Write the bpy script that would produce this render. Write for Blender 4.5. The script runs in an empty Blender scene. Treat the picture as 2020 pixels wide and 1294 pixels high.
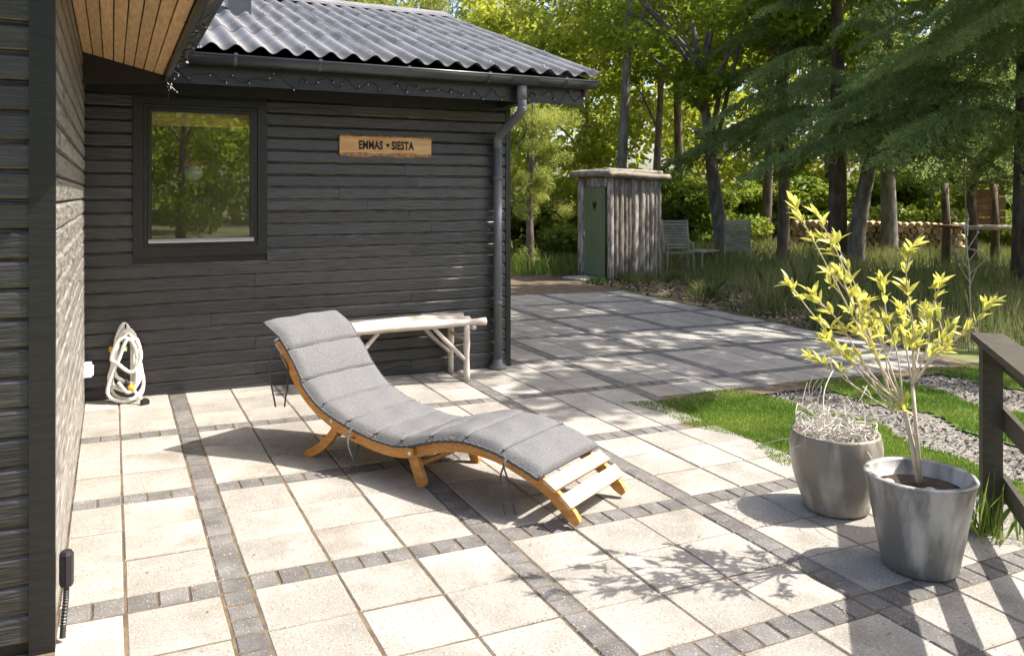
import bpy, bmesh, math, random
import numpy as np
from mathutils import Vector, Matrix, Euler
random.seed(7); rng = np.random.default_rng(7)
scn = bpy.context.scene
col = scn.collection
# ------------------------------------------------------------------ camera
CAM = Vector((-0.5123, -5.8288, 1.5823)); YAW = 0.455; FPX = 1611.9; HY = 385.0
cd = bpy.data.cameras.new('camera'); cam = bpy.data.objects.new('camera', cd); col.objects.link(cam)
cam.location = CAM; cam.rotation_euler = (math.pi/2, 0, -YAW)
cd.sensor_width = 36; cd.lens = FPX/2020*36; cd.shift_y = -(647-HY)/2020; cd.clip_start = .05; cd.clip_end = 500
scn.camera = cam
# ------------------------------------------------------------------ sky, sun, exposure
AZ, EL = math.radians(108.5), math.radians(52)
SUN = Vector((math.sin(AZ)*math.cos(EL), math.cos(AZ)*math.cos(EL), math.sin(EL)))
w = bpy.data.worlds.new('World'); scn.world = w; w.use_nodes = True
nt = w.node_tree; sky = nt.nodes.new('ShaderNodeTexSky'); sky.sky_type = 'NISHITA'; sky.sun_disc = False
sky.sun_elevation = EL; sky.sun_rotation = AZ; sky.altitude = 10; sky.air_density = .9; sky.dust_density = 3.5; sky.ozone_density = .2
nt.links.new(sky.outputs[0], nt.nodes['Background'].inputs[0]); nt.nodes['Background'].inputs[1].default_value = 0.115
sd = bpy.data.lights.new('sun', 'SUN'); sd.energy = 3.5; sd.angle = math.radians(.55); sd.color = (1, .955, .88)
so = bpy.data.objects.new('sun', sd); col.objects.link(so); so.rotation_euler = (-SUN).to_track_quat('-Z', 'Y').to_euler()
vs = scn.view_settings; vs.view_transform = 'Standard'; vs.look = 'None'; vs.gamma = 1; vs.use_curve_mapping = False
vs.exposure = 1.62; vs.use_white_balance = True; vs.white_balance_temperature = 6620
scn.render.engine = 'CYCLES'
scn.cycles.max_bounces = 5; scn.cycles.diffuse_bounces = 3; scn.cycles.glossy_bounces = 3; scn.cycles.use_adaptive_sampling = True; scn.cycles.adaptive_threshold = .025; scn.cycles.transparent_max_bounces = 8; scn.cycles.use_denoising = True
# ------------------------------------------------------------------ helpers
def gz(x, y): return -0.0170*min(max(x, -3), 9) + 0.0101*min(max(y, -7), 9)
SY, CY = math.sin(YAW), math.cos(YAW)
def at(u, v, d):      # photo pixel at forward depth d (metres) -> point in the place
    a = (u-1010)/FPX; b = -(v-HY)/FPX
    return Vector((CAM.x+d*(SY+a*CY), CAM.y+d*(CY-a*SY), CAM.z+d*b))
def gat(u, d):        # ground point under photo column u at depth d
    p = at(u, 600, d); return Vector((p.x, p.y, gz(p.x, p.y)))
def lin(c): return tuple(c)+(1,)
def M(name, c1, c2=None, scale=6, rough=.65, bump=0, stretch=(1, 1, 1), detail=5, speck=None, rnd=.12, spec=.35, transl=0,
      stain=None, bscale=None, metal=0, coat=0, lo=.35, hi=.65, speck2=None):
    m = bpy.data.materials.new(name); m.use_nodes = True; n = m.node_tree.nodes; L = m.node_tree.links
    p = n['Principled BSDF']; c2 = c2 or c1
    geo = n.new('ShaderNodeNewGeometry'); oi = n.new('ShaderNodeObjectInfo')
    add = n.new('ShaderNodeVectorMath'); add.operation = 'MULTIPLY_ADD'
    L.new(geo.outputs['Position'], add.inputs[0]); add.inputs[1].default_value = stretch
    mr = n.new('ShaderNodeVectorMath'); mr.operation = 'SCALE'; mr.inputs[0].default_value = (13, 7, 5); L.new(oi.outputs['Random'], mr.inputs['Scale'])
    L.new(mr.outputs[0], add.inputs[2])
    vec = add.outputs[0]
    nz = n.new('ShaderNodeTexNoise'); nz.inputs['Scale'].default_value = scale; nz.inputs['Detail'].default_value = detail; L.new(vec, nz.inputs['Vector'])
    rp = n.new('ShaderNodeValToRGB'); e = rp.color_ramp.elements; e[0].position = lo; e[1].position = hi; e[0].color = lin(c1); e[1].color = lin(c2)
    L.new(nz.outputs[0], rp.inputs[0]); c = rp.outputs[0]
    def mix(ca, cb, fac, t='MIX'):
        mx = n.new('ShaderNodeMix'); mx.data_type = 'RGBA'; mx.blend_type = t
        if isinstance(fac, float): mx.inputs[0].default_value = fac
        else: L.new(fac, mx.inputs[0])
        for s, q in ((6, ca), (7, cb)):
            if isinstance(q, tuple): mx.inputs[s].default_value = lin(q)
            else: L.new(q, mx.inputs[s])
        return mx.outputs[2]
    for sp in (speck, speck2):
        if sp:
            sc, scol, thr = sp
            v = n.new('ShaderNodeTexNoise'); v.inputs['Scale'].default_value = sc; v.inputs['Detail'].default_value = 2; L.new(geo.outputs['Position'], v.inputs['Vector'])
            r = n.new('ShaderNodeValToRGB'); r.color_ramp.elements[0].position = thr; r.color_ramp.elements[1].position = thr+.06
            L.new(v.outputs[0], r.inputs[0]); c = mix(c, scol, r.outputs[0])
    if stain:
        sc, scol, thr, amt = stain
        v = n.new('ShaderNodeTexNoise'); v.inputs['Scale'].default_value = sc; v.inputs['Detail'].default_value = 7; v.inputs['Roughness'].default_value = .65; L.new(vec, v.inputs['Vector'])
        r = n.new('ShaderNodeMapRange'); r.inputs[1].default_value = thr; r.inputs[2].default_value = thr+.18; r.inputs[4].default_value = amt
        L.new(v.outputs[0], r.inputs[0]); c = mix(c, scol, r.outputs[0])
    if rnd:
        r = n.new('ShaderNodeMapRange'); r.inputs[3].default_value = 1-rnd; r.inputs[4].default_value = 1+rnd; L.new(oi.outputs['Random'], r.inputs[0])
        hs = n.new('ShaderNodeHueSaturation'); L.new(c, hs.inputs['Color']); L.new(r.outputs[0], hs.inputs['Value']); c = hs.outputs[0]
    L.new(c, p.inputs['Base Color']); p.inputs['Roughness'].default_value = rough; p.inputs['Specular IOR Level'].default_value = spec; p.inputs['Metallic'].default_value = metal
    p.inputs['Coat Weight'].default_value = coat
    if bump:
        b = n.new('ShaderNodeBump'); b.inputs['Strength'].default_value = min(1, bump); b.inputs['Distance'].default_value = .01*max(1, bump)
        if bscale:
            nb = n.new('ShaderNodeTexNoise'); nb.inputs['Scale'].default_value = bscale; nb.inputs['Detail'].default_value = 4; L.new(vec, nb.inputs['Vector']); L.new(nb.outputs[0], b.inputs['Height'])
        else: L.new(nz.outputs[0], b.inputs['Height'])
        L.new(b.outputs[0], p.inputs['Normal'])
    if transl:
        t = n.new('ShaderNodeBsdfTranslucent'); L.new(c, t.inputs['Color'])
        ms = n.new('ShaderNodeMixShader'); ms.inputs[0].default_value = transl
        L.new(p.outputs[0], ms.inputs[1]); L.new(t.outputs[0], ms.inputs[2]); L.new(ms.outputs[0], n['Material Output'].inputs[0])
    return m
def mesh(name, v, f, mat, smooth=False):
    me = bpy.data.meshes.new(name); me.from_pydata([tuple(q) for q in v], [], f); me.materials.append(mat)
    if smooth: me.polygons.foreach_set('use_smooth', [True]*len(me.polygons))
    me.update(); return me
def fix(me):
    b = bmesh.new(); b.from_mesh(me); bmesh.ops.recalc_face_normals(b, faces=b.faces); b.to_mesh(me); b.free(); return me
def npmesh(name, V, k, mat):   # V (n*k,3): n separate k-gons
    V = np.asarray(V, np.float32).reshape(-1, 3); nv = len(V); nf = nv//k
    me = bpy.data.meshes.new(name); me.vertices.add(nv); me.vertices.foreach_set('co', V.ravel())
    me.loops.add(nv); me.loops.foreach_set('vertex_index', np.arange(nv, dtype=np.int32))
    me.polygons.add(nf); me.polygons.foreach_set('loop_start', np.arange(0, nv, k, dtype=np.int32))
    me.materials.append(mat); me.update(calc_edges=True); return me
def ob(name, me, parent=None, loc=(0, 0, 0), rot=(0, 0, 0), sc=(1, 1, 1), kind=None):
    o = bpy.data.objects.new(name, me); col.objects.link(o); o.location = loc; o.rotation_euler = rot; o.scale = sc
    if parent: o.parent = parent
    if kind: o['kind'] = kind
    return o
def tag(o, label, cat, group=None, kind=None):
    o['label'] = label; o['category'] = cat
    if group: o['group'] = group
    if kind: o['kind'] = kind
    return o
def empty(name, loc=(0, 0, 0), rz=0, label=None, cat=None, group=None):
    o = bpy.data.objects.new(name, None); col.objects.link(o); o.location = loc; o.rotation_euler = (0, 0, rz); o.empty_display_size = .1
    if label: tag(o, label, cat, group)
    return o
class MB:
    def __init__(s): s.v = []; s.f = []
    def add(s, v, f):
        k = len(s.v); s.v += [tuple(q) for q in v]; s.f += [[i+k for i in q] for q in f]; return s
    def box(s, x0, x1, y0, y1, z0, z1, c=0, mtx=None):
        if c:
            v = []
            for z, i in ((z0, 0), (z1-c, 0), (z1, c)):
                v += [(x0+i, y0+i, z), (x1-i, y0+i, z), (x1-i, y1-i, z), (x0+i, y1-i, z)]
            f = [[3, 2, 1, 0], [8, 9, 10, 11]]
            for r in (0, 4):
                for a in range(4): b = (a+1) % 4; f.append([r+a, r+b, r+4+b, r+4+a])
        else:
            v = [(x, y, z) for z in (z0, z1) for y in (y0, y1) for x in (x0, x1)]
            f = [[0, 2, 3, 1], [4, 5, 7, 6], [0, 1, 5, 4], [2, 6, 7, 3], [0, 4, 6, 2], [1, 3, 7, 5]]
        if mtx: v = [mtx @ Vector(q) for q in v]
        return s.add(v, f)
    def tube(s, pts, r, n=8, cap=True):
        pts = [Vector(p) for p in pts]; m = len(pts)
        rr = r if isinstance(r, (list, tuple)) else [r]*m
        up = None; rings = []
        for i, p in enumerate(pts):
            t = (pts[min(i+1, m-1)]-pts[max(i-1, 0)]).normalized()
            if up is None: up = Vector((0, 0, 1)) if abs(t.z) < .9 else Vector((1, 0, 0))
            a = t.cross(up).normalized(); b = a.cross(t).normalized(); up = b
            rings += [p+rr[i]*(math.cos(k*2*math.pi/n)*a+math.sin(k*2*math.pi/n)*b) for k in range(n)]
        f = [[i*n+k, i*n+(k+1) % n, (i+1)*n+(k+1) % n, (i+1)*n+k] for i in range(m-1) for k in range(n)]
        if cap: f += [list(range(n))[::-1], [(m-1)*n+k for k in range(n)]]
        return s.add(rings, f)
    def lathe(s, prof, n=32, c=(0, 0, 0)):
        m = len(prof); v = [(c[0]+r*math.cos(2*math.pi*k/n), c[1]+r*math.sin(2*math.pi*k/n), c[2]+z) for r, z in prof for k in range(n)]
        f = [[i*n+k, i*n+(k+1) % n, (i+1)*n+(k+1) % n, (i+1)*n+k] for i in range(m-1) for k in range(n)]
        f += [list(range(n))[::-1], [(m-1)*n+k for k in range(n)]]
        return s.add(v, f)
    def prism(s, poly, axis, a, b):   # poly of 2D pts extruded along axis ('x': (y,z) pts; 'y': (x,z))
        n = len(poly)
        mk = (lambda t, q: (t, q[0], q[1])) if axis == 'x' else ((lambda t, q: (q[0], t, q[1])) if axis == 'y' else (lambda t, q: (q[0], q[1], t)))
        v = [mk(a, q) for q in poly]+[mk(b, q) for q in poly]
        f = [[i, (i+1) % n, n+(i+1) % n, n+i] for i in range(n)]+[list(range(n))[::-1], [n+i for i in range(n)]]
        return s.add(v, f)
    def build(s, name, mat, parent=None, smooth=False, kind=None, loc=(0, 0, 0), rot=(0, 0, 0)):
        return ob(name, fix(mesh(name, s.v, s.f, mat, smooth)), parent, loc, rot, kind=kind)
def spline(pts, n=8):   # Catmull-Rom
    P = [Vector(p) for p in pts]; P = [2*P[0]-P[1]]+P+[2*P[-1]-P[-2]]; out = []
    for i in range(1, len(P)-2):
        for k in range(n):
            t = k/n; a, b, c, d = P[i-1], P[i], P[i+1], P[i+2]
            out.append(.5*((2*b)+(c-a)*t+(2*a-5*b+4*c-d)*t*t+(3*b-a-3*c+d)*t**3))
    return out+[P[-2]]
# ------------------------------------------------------------------ materials
m_tile = M('exposed_aggregate', (.225, .210, .185), (.315, .298, .268), 3, .8, .35, speck=(95, (.17, .15, .125), .60), speck2=(140, (.52, .49, .44), .62), rnd=.12, bscale=110, stain=(3.1, (.14, .12, .09), .53, .62))
m_paver = M('dark_paver', (.09, .085, .08), (.145, .137, .13), 9, .75, .45, speck=(150, (.42, .40, .38), .64), rnd=.16, bscale=90)
m_sand = M('joint_sand', (.075, .052, .034), (.15, .11, .07), 14, .95, .3, stain=(5, (.07, .09, .03), .55, .7), rnd=0)
m_black = M('black_stained_wood', (.011, .011, .0115), (.034, .033, .032), 7, .33, .7, stretch=(1.2, 1.2, 16), rnd=.4, spec=.75, stain=(2.2, (.065, .055, .045), .58, .5))
m_worn_lit = M('worn_edge_highlight', (.05, .038, .027), (.16, .12, .085), 9, .8, 0, stretch=(1, 1, 1), rnd=.25)  # light caught along the worn board edges, painted as paler brown lines
m_blackx = M('sunlit_faded_black_wood', (.13, .12, .105), (.32, .30, .265), 4, .42, .5, stretch=(1.5, 1.5, 14), rnd=.2, spec=.8, stain=(2.6, (.03, .029, .028), .50, .9), detail=8)  # faded black paint, brightened further to carry sunlight and grazing sheen
m_trim = M('black_trim', (.012, .0122, .013), (.019, .019, .020), 9, .36, .12, stretch=(1, 1, 8), rnd=.1, spec=.5)
m_soffit = M('larch_soffit', (.52, .31, .135), (.66, .45, .23), 5, .6, .15, stretch=(14, 1.2, 5), rnd=.13, stain=(4, (.28, .12, .04), .66, .8))
m_roof = M('fibre_cement', (.12, .122, .13), (.175, .176, .185), 4, .62, .2, rnd=.08, stain=(2.5, (.24, .235, .22), .55, .4), bscale=60)
m_steel = M('dark_coated_steel', (.05, .055, .06), (.07, .074, .08), 3, .3, 0, rnd=.03, spec=.6, metal=.35)
m_greypvc = M('grey_downpipe', (.115, .12, .13), (.14, .147, .157), 3, .42, 0, rnd=.02)
m_alu = M('bare_aluminium', (.62, .62, .62), None, 3, .35, 0, rnd=0, metal=.6)
m_room = M('room_plaster', (.28, .25, .21), (.34, .31, .26), 2, .9, 0, rnd=0)
m_blind = M('woven_blind', (.72, .50, .15), (.85, .64, .26), 60, .8, .3, stretch=(1, 1, 6), rnd=0, transl=.4)
m_globe = M('opal_glass', (.88, .88, .85), None, 3, .25, 0, rnd=0, transl=.5)
m_copper = M('copper_lamp', (.35, .12, .06), None, 3, .4, 0, rnd=0)
m_sign = M('pine_sign', (.50, .27, .10), (.66, .42, .20), 4, .6, .1, stretch=(1, 1, 9), rnd=0)
m_bark_l = M('sign_bark', (.20, .10, .045), (.42, .24, .11), 30, .85, .6, rnd=0)
m_burn = M('burnt_lettering', (.035, .022, .016), None, 3, .8, rnd=0)
m_teak = M('oiled_teak', (.42, .185, .04), (.56, .27, .075), 5, .45, .12, stretch=(3, 3, 12), rnd=.08)
m_slat = M('weathered_slat', (.50, .33, .17), (.62, .44, .26), 6, .55, .12, stretch=(4, 4, 10), rnd=.1)
m_cush = M('grey_melange_fabric', (.095, .095, .098), (.165, .165, .168), 170, .92, .3, rnd=0, spec=.15, detail=2, bscale=300, stain=(7, (.135, .135, .138), .5, .5))
m_piping = M('dark_piping_fabric', (.055, .058, .065), (.09, .094, .10), 120, .9, .2, rnd=0)
m_bamboo = M('whitewashed_pole', (.40, .34, .28), (.58, .52, .46), 5, .6, .2, stretch=(1, 1, 1), rnd=.08, stain=(6, (.36, .22, .12), .62, .7))
m_hose = M('white_hose', (.70, .67, .60), (.82, .80, .74), 90, .6, .5, rnd=0)
m_plast = M('black_plastic', (.02, .02, .021), None, 3, .4, rnd=0)
m_yel = M('yellow_plastic', (.75, .38, .02), None, 3, .4, rnd=0)
m_white = M('white_plastic', (.8, .8, .78), None, 3, .4, rnd=0)
m_green = M('green_plastic', (.25, .5, .04), None, 3, .4, rnd=0)
m_bulb = M('clear_bulb_cap', (.55, .55, .55), None, 3, .25, rnd=0)
m_pot = M('weathered_zinc_glaze', (.19, .17, .14), (.42, .385, .33), 3.2, .36, .2, stretch=(2.2, 2.2, .6), rnd=.06, stain=(3.6, (.06, .042, .025), .55, .85), spec=.6, detail=8, lo=.42, hi=.60)
m_pot2 = M('weathered_grey_glaze', (.15, .147, .14), (.44, .43, .41), 3.6, .36, .2, stretch=(2.2, 2.2, .6), rnd=.06, stain=(4.2, (.075, .05, .035), .57, .85), spec=.6, detail=8, lo=.42, hi=.60)
m_soil = M('potting_soil', (.018, .012, .008), (.06, .04, .028), 40, .95, .8, rnd=0)
m_peb = M('pebbles', (.45, .35, .30), (.62, .55, .5), 9, .6, 0, rnd=.3)
m_twig = M('dead_white_twig', (.46, .42, .36), (.64, .60, .54), 30, .8, rnd=0)
m_stem = M('pale_shrub_stem', (.42, .35, .26), (.58, .50, .40), 20, .75, .2, rnd=.05)
m_leafy = M('yellow_green_leaf', (.42, .43, .09), (.70, .66, .15), 14, .42, 0, rnd=.28, transl=.45, spec=.4)
m_rail = M('brown_stained_rail', (.040, .036, .026), (.062, .055, .040), 7, .55, .2, stretch=(3, 3, 10), rnd=.1)
m_grass = M('lawn_blade', (.10, .185, .02), (.22, .31, .05), 2.2, .6, rnd=0, transl=.35, lo=.38, hi=.62, stain=(3.5, (.30, .27, .10), .56, .6))
m_meadow = M('meadow_blade', (.13, .19, .04), (.32, .30, .13), 1.3, .7, rnd=0, transl=.35, lo=.35, hi=.65)
m_weed = M('weed_leaf', (.07, .15, .02), (.13, .22, .04), 5, .6, rnd=.1, transl=.3)
m_ground = M('forest_floor', (.10, .075, .045), (.13, .16, .045), .9, .95, .5, rnd=0, speck=(30, (.17, .13, .09), .62), detail=8)
m_lawnsoil = M('lawn_thatch', (.05, .09, .014), (.09, .14, .025), 8, .95, .4, rnd=0)
m_gravel = M('gravel', (.10, .09, .075), (.24, .22, .19), 45, .9, 1.6, rnd=0, stain=(1.6, (.09, .075, .05), .5, .8), detail=4, speck=(70, (.42, .40, .37), .62))
m_stone = M('gravel_stone', (.09, .085, .075), (.27, .25, .225), 40, .85, rnd=0)
m_mulch = M('bark_chips', (.09, .055, .035), (.30, .22, .16), 6, .9, rnd=0)
m_bark = M('conifer_bark', (.085, .062, .048), (.20, .155, .125), 9, .9, .9, stretch=(1, 1, .3), rnd=.15, detail=8)
m_bark2 = M('grey_bark', (.10, .09, .075), (.23, .205, .175), 9, .9, .8, stretch=(1, 1, .35), rnd=.15, detail=8)
m_slab = M('bark_slab_board', (.17, .14, .12), (.37, .325, .285), 16, .85, .9, stretch=(1, 1, .3), rnd=.3, stain=(3, (.30, .17, .09), .56, .7), detail=9, lo=.42, hi=.6)
m_log = M('roof_log', (.19, .16, .125), (.32, .275, .215), 8, .8, .5, rnd=.12, stain=(5, (.20, .14, .09), .58, .7))
m_door = M('moss_green_door', (.11, .13, .06), (.14, .16, .08), 6, .6, .1, stretch=(1, 1, .2), rnd=.04)
m_oldwood = M('old_brown_wood', (.13, .07, .04), (.24, .14, .08), 6, .8, .3, rnd=.2)
m_greywood = M('silvered_wood', (.30, .27, .22), (.42, .39, .33), 6, .8, .2, rnd=.15)
m_cut = M('log_end', (.30, .20, .12), (.46, .33, .2), 10, .85, .2, rnd=.3)
def leafmat(nm, a, b, t=.5, sc=.8): return M(nm, a, b, sc, .5, rnd=.16, transl=t, spec=.3, lo=.3, hi=.7)
m_oak = leafmat('broad_leaf', (.15, .23, .02), (.34, .41, .04), .58)
m_oak2 = leafmat('broad_leaf_sunlit', (.24, .30, .025), (.48, .50, .06), .6)  # brighter copy of the broad leaf, sunlight put into its yellow-green
m_pine = leafmat('pine_needle', (.19, .23, .045), (.36, .38, .08), .5)
m_spruce = leafmat('spruce_needle', (.15, .22, .075), (.32, .40, .14), .48, 1.5)
m_dark = leafmat('undergrowth_leaf', (.12, .18, .02), (.26, .31, .04), .5)
m_glass = bpy.data.materials.new('window_glass'); m_glass.use_nodes = True
_n = m_glass.node_tree.nodes; _L = m_glass.node_tree.links
_n.remove(_n['Principled BSDF']); _t = _n.new('ShaderNodeBsdfTransparent'); _t.inputs[0].default_value = (.93, .96, .93, 1); _g = _n.new('ShaderNodeBsdfGlossy'); _g.inputs['Roughness'].default_value = .012
_ms = _n.new('ShaderNodeMixShader'); _ms.inputs[0].default_value = .165
_L.new(_t.outputs[0], _ms.inputs[1]); _L.new(_g.outputs[0], _ms.inputs[2]); _L.new(_ms.outputs[0], _n['Material Output'].inputs[0])
# ------------------------------------------------------------------ ground
def sheet(name, x0, x1, y0, y1, n, mat, dz, mask=None):
    xs = np.linspace(x0, x1, n); ys = np.linspace(y0, y1, n); v = [(x, y, gz(x, y)+dz) for y in ys for x in xs]; f = []
    for j in range(n-1):
        for i in range(n-1):
            if mask and not mask((xs[i]+xs[i+1])/2, (ys[j]+ys[j+1])/2): continue
            k = j*n+i; f.append([k, k+1, k+n+1, k+n])
    return ob(name, mesh(name, v, f, mat), kind='structure')
sheet('ground', -160, 160, -160, 160, 161, m_ground, -.035)
def in_lawn(x, y):
    j = .10*math.sin(y*3.1)+.06*math.sin(y*7.7+1)
    if y > -.42+.05*math.sin(x*5): return False
    if 3.22+j*.8 < x < 4.42+j and (y > -2.1+.07*math.sin(x*6) or x > 3.75+.2*(y+2.1)*-1): return y > -6
    return (5.05+j < x < 5.95-j or 6.65+j < x < 7.9) and y > -9
sheet('lawn', 3.0, 8.1, -7, -.2, 90, m_lawnsoil, -.012, in_lawn)
sheet('driveway', 3.05, 8.6, -12, -.25, 60, m_gravel, -.024)
# grass blades
def blades(n, sampler, hmin, hmax, wd, lean, seed):
    r = np.random.default_rng(seed); P = []
    while len(P) < n:
        q = sampler(r)
        if q is not None: P.append(q)
    P = np.array(P); h = r.uniform(hmin, hmax, n); a = r.uniform(0, 2*math.pi, n); l = r.uniform(0, lean, n)*h; b = r.uniform(0, 2*math.pi, n)
    dx, dy = np.cos(a)*wd, np.sin(a)*wd; lx, ly = np.cos(b)*l, np.sin(b)*l
    z0 = np.array([gz(x, y) for x, y in P])-.012
    A = np.stack([P[:, 0]-dx, P[:, 1]-dy, z0], 1); B = np.stack([P[:, 0]+dx, P[:, 1]+dy, z0], 1)
    Cc = np.stack([P[:, 0]+dx*.7+lx*.4, P[:, 1]+dy*.7+ly*.4, z0+h*.6], 1); D = np.stack([P[:, 0]+lx, P[:, 1]+ly, z0+h], 1); E = np.stack([P[:, 0]-dx*.7+lx*.4, P[:, 1]-dy*.7+ly*.4, z0+h*.6], 1)
    return np.stack([A, B, Cc, D, E], 1).reshape(-1, 3)
def s_lawn(r):
    x, y = r.uniform(3.1, 8), r.uniform(-5.2, -.3)
    if x > 4.6 and r.random() < .35: return None
    return (x, y) if in_lawn(x, y) else None
o = ob('lawn_grass', npmesh('lawn_grass', blades(120000, s_lawn, .012, .034, .003, .8, 3), 5, m_grass)); tag(o, 'short bright green lawn grass between patio and gravel wheel tracks', 'grass', kind='stuff')
# ------------------------------------------------------------------ patio: slabs and dark pavers, each a piece
T = .35; S1 = .117; S2 = .134; PX = 3*T+S1; PY = 3*T+S2
patio = sheet('patio', -.9, 7.45, -6.2, 9.4, 40, m_sand, -.0045, lambda x, y: (x < 3.35 or y > -.4) and not (x < 2.75 and y > 1.25))
def slab_mesh(lx, ly, ch, mat, nm):
    b = MB(); b.box(0, lx, 0, ly, -.03, 0, ch); return mesh(nm, b.v, b.f, mat)
def ok(x0, x1, y0, y1):
    cx, cy = (x0+x1)/2, (y0+y1)/2
    if x0 < -.72 or cy > 8.6 or cy < -6: return False
    if cx < 2.9 and cy > 1.14: return False
    if cy > -.02: return x1 < 7.42+.0*cy
    if cy > -.40: return x1 < 7.1
    if cy > -2.05: return x1 < 3.5 and not (in_lawn(cx, cy) and in_lawn(x0+.05, cy))
    return x1 < 3.42
slabs = []; pavers = []
for i in range(-1, 7):
    for j in range(-8, 6):
        X0 = i*PX; Y1 = j*PY        # cell: x from X0 to X0+3T, y from Y1-3T to Y1
        for a in range(3):
            for b in range(3):
                q = (X0+a*T, X0+(a+1)*T, Y1-(b+1)*T, Y1-b*T)
                if i == -1 and q[0] < -.7 < q[1]-.05: q = (-.7, q[1], q[2], q[3])
                if ok(*q): slabs.append(q)
        for a in range(9):     # strip above cell (B strip)
            q = (X0+a*T/3, X0+(a+1)*T/3, Y1, Y1+S2)
            if i == -1 and q[0] < -.7 < q[1]-.03: q = (-.7, q[1], q[2], q[3])
            if ok(*q): pavers.append(q)
        ny = 10
        for b in range(ny):    # strip to the left of the cell (A strip)
            q = (X0-S1, X0, Y1+S2-(b+1)*PY/ny, Y1+S2-b*PY/ny)
            if ok(*q): pavers.append(q)
def showsize(q):
    cx, cy = (q[0]+q[1])/2, (q[2]+q[3])/2; dx, dy = cx-CAM.x, cy-CAM.y; fw = dx*SY+dy*CY; r = dx*CY-dy*SY
    if fw < .8: return 0
    u = r/fw*FPX+1010; v = HY+FPX*1.6/fw
    if u < 60 or u > 2080 or v > 1390: return .001/fw
    return 1/fw**3
def lay(lst, nm, g, mat, ch):
    lst.sort(key=lambda q: -showsize(q)); cache = {}
    rest = MB(); r = random.Random(5)
    for k, q in enumerate(lst):
        if showsize(q) <= 0: continue
        lx, ly = round(q[1]-q[0]-g, 4), round(q[3]-q[2]-g, 4); x, y = q[0]+g/2, q[2]+g/2
        dz = r.uniform(-.002, .003); rx, ry, rz = r.uniform(-.004, .004), r.uniform(-.004, .004), r.uniform(-.008, .008)
        if k < 300:
            if (lx, ly) not in cache: cache[(lx, ly)] = slab_mesh(lx, ly, ch, mat, nm)
            ob(nm, cache[(lx, ly)], patio, (x, y, gz(x, y)+dz), (rx+.0101, ry+.017, rz))
        else:
            mt = Matrix.Translation((x, y, gz(x, y)+dz)) @ Euler((rx+.0101, ry+.017, rz)).to_matrix().to_4x4(); rest.box(0, lx, 0, ly, -.03, 0, ch, mt)
    if rest.v: ob(nm+'_field', mesh(nm+'_field', rest.v, rest.f, mat), patio, kind='stuff')
lay(slabs, 'paving_slab', .009, m_tile, .005)
lay(pavers, 'paving_brick', .007, m_paver, .006)
# ------------------------------------------------------------------ the house
XL, YW, XR = -.72, 1.17, 2.863; YN = -2.52; PZ = .1027
house = empty('summer_house', (-.72, 1.17, 0), 0, 'black timber summer house with corrugated grey roof and wooden eave', 'house')
def hp(o):   # parent to the house, keep world place
    o.parent = house; o.matrix_parent_inverse = Matrix.Translation(-Vector(house.location)); return o
WX0, WX1, WZ0, WZ1 = -.369, .641, 1.098, 2.35     # outer trim of the window
b = MB(); b.box(XL-.1, WX0+.05, YW, YW+.10, -.1, 2.6); b.box(WX1-.05, XR, YW, YW+.10, -.1, 2.6); b.box(WX0+.05, WX1-.05, YW, YW+.10, -.1, WZ0+.05); b.box(WX0+.05, WX1-.05, YW, YW+.10, WZ1-.05, 2.6)
b.box(XR-.1, XR, YW+.1, 1.9, -.15, 2.7); b.box(XR-.1, XR, 4.1, 7, -.15, 2.7); b.box(XR-.1, XR, 1.9, 4.1, -.15, .8); b.box(XR-.1, XR, 1.9, 4.1, 2.15, 2.7)  # gap in this gable side wall is added so sunlight reaches the room
wallB = hp(b.build('wall', m_trim))
b = MB(); b.box(XL-.10, XL, YN, YW, -.1, 2.75); wallL = hp(b.build('wall', m_trim)); wallL['label'] = 'sunlit side wall'
b = MB(); b.box(-2.2, XL-.1, YN, YN+.10, -.1, 2.75); wallN = hp(b.build('wall', m_trim)); wallN['label'] = 'near wall beside the camera'
rb = random.Random(11)
def board(L, z, H=PZ, th=.021):   # local: x length, -y outward
    prof = [(0, z), (-th+.004, z), (-th, z+.005), (-th, z+H-.024), (-th+.012, z+H-.008), (-.004, z+H-.001), (0, z+H-.001)]
    b = MB(); b.prism(prof, 'x', 0, L); return b   # face 4 is the top bevel
def put_board(parent, L, k, base, rz, mat, z0=.015):
    b = board(L-.002, z0+k*PZ); me = fix(mesh('cladding_board', b.v, b.f, mat)); me.materials.append(m_worn_lit); me.polygons[1].material_index = 1; me.polygons[4].material_index = 1
    o = ob('cladding_board', me, parent, base, (0, random.uniform(-.0006, .0006), rz)); return o
for k in range(23):
    z0 = .015+k*PZ; z1 = z0+PZ
    segs = [(XL+.021, XR-.03)]
    if z1 > WZ0+.03 and z0 < WZ1-.02: segs = [(XL+.021, WX0), (WX1, XR-.03)]
    out = []
    for a, c in segs:
        if c-a > 2 and rb.random() < .75:
            m = a+rb.choice([.9, 1.25, 2.0, 2.6]) if k < 11 else a+rb.uniform(.6, c-a-.5)
            if a+.4 < m < c-.3: out += [(a, m), (m, c)]; continue
        out.append((a, c))
    for a, c in out: put_board(wallB, c-a, k, (a, YW, 0), 0, m_black)
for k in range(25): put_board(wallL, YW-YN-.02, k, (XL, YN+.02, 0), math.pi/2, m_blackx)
for k in range(26): put_board(wallN, 1.42, k, (-2.19, YN, 0), 0, m_black, .03)
b = MB(); b.box(XL-.052, XL+.028, YN-.030, YN, -.08, 2.7); b.box(XL, XL+.028, YN, YN+.02, -.08, 2.7); hp(b.build('corner_board', m_trim))
b = MB(); b.box(XR-.03, XR+.022, YW-.026, YW, -.12, 2.45); b.box(XR, XR+.022, YW, YW+.08, -.12, 2.45); hp(b.build('corner_board', m_trim))
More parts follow.
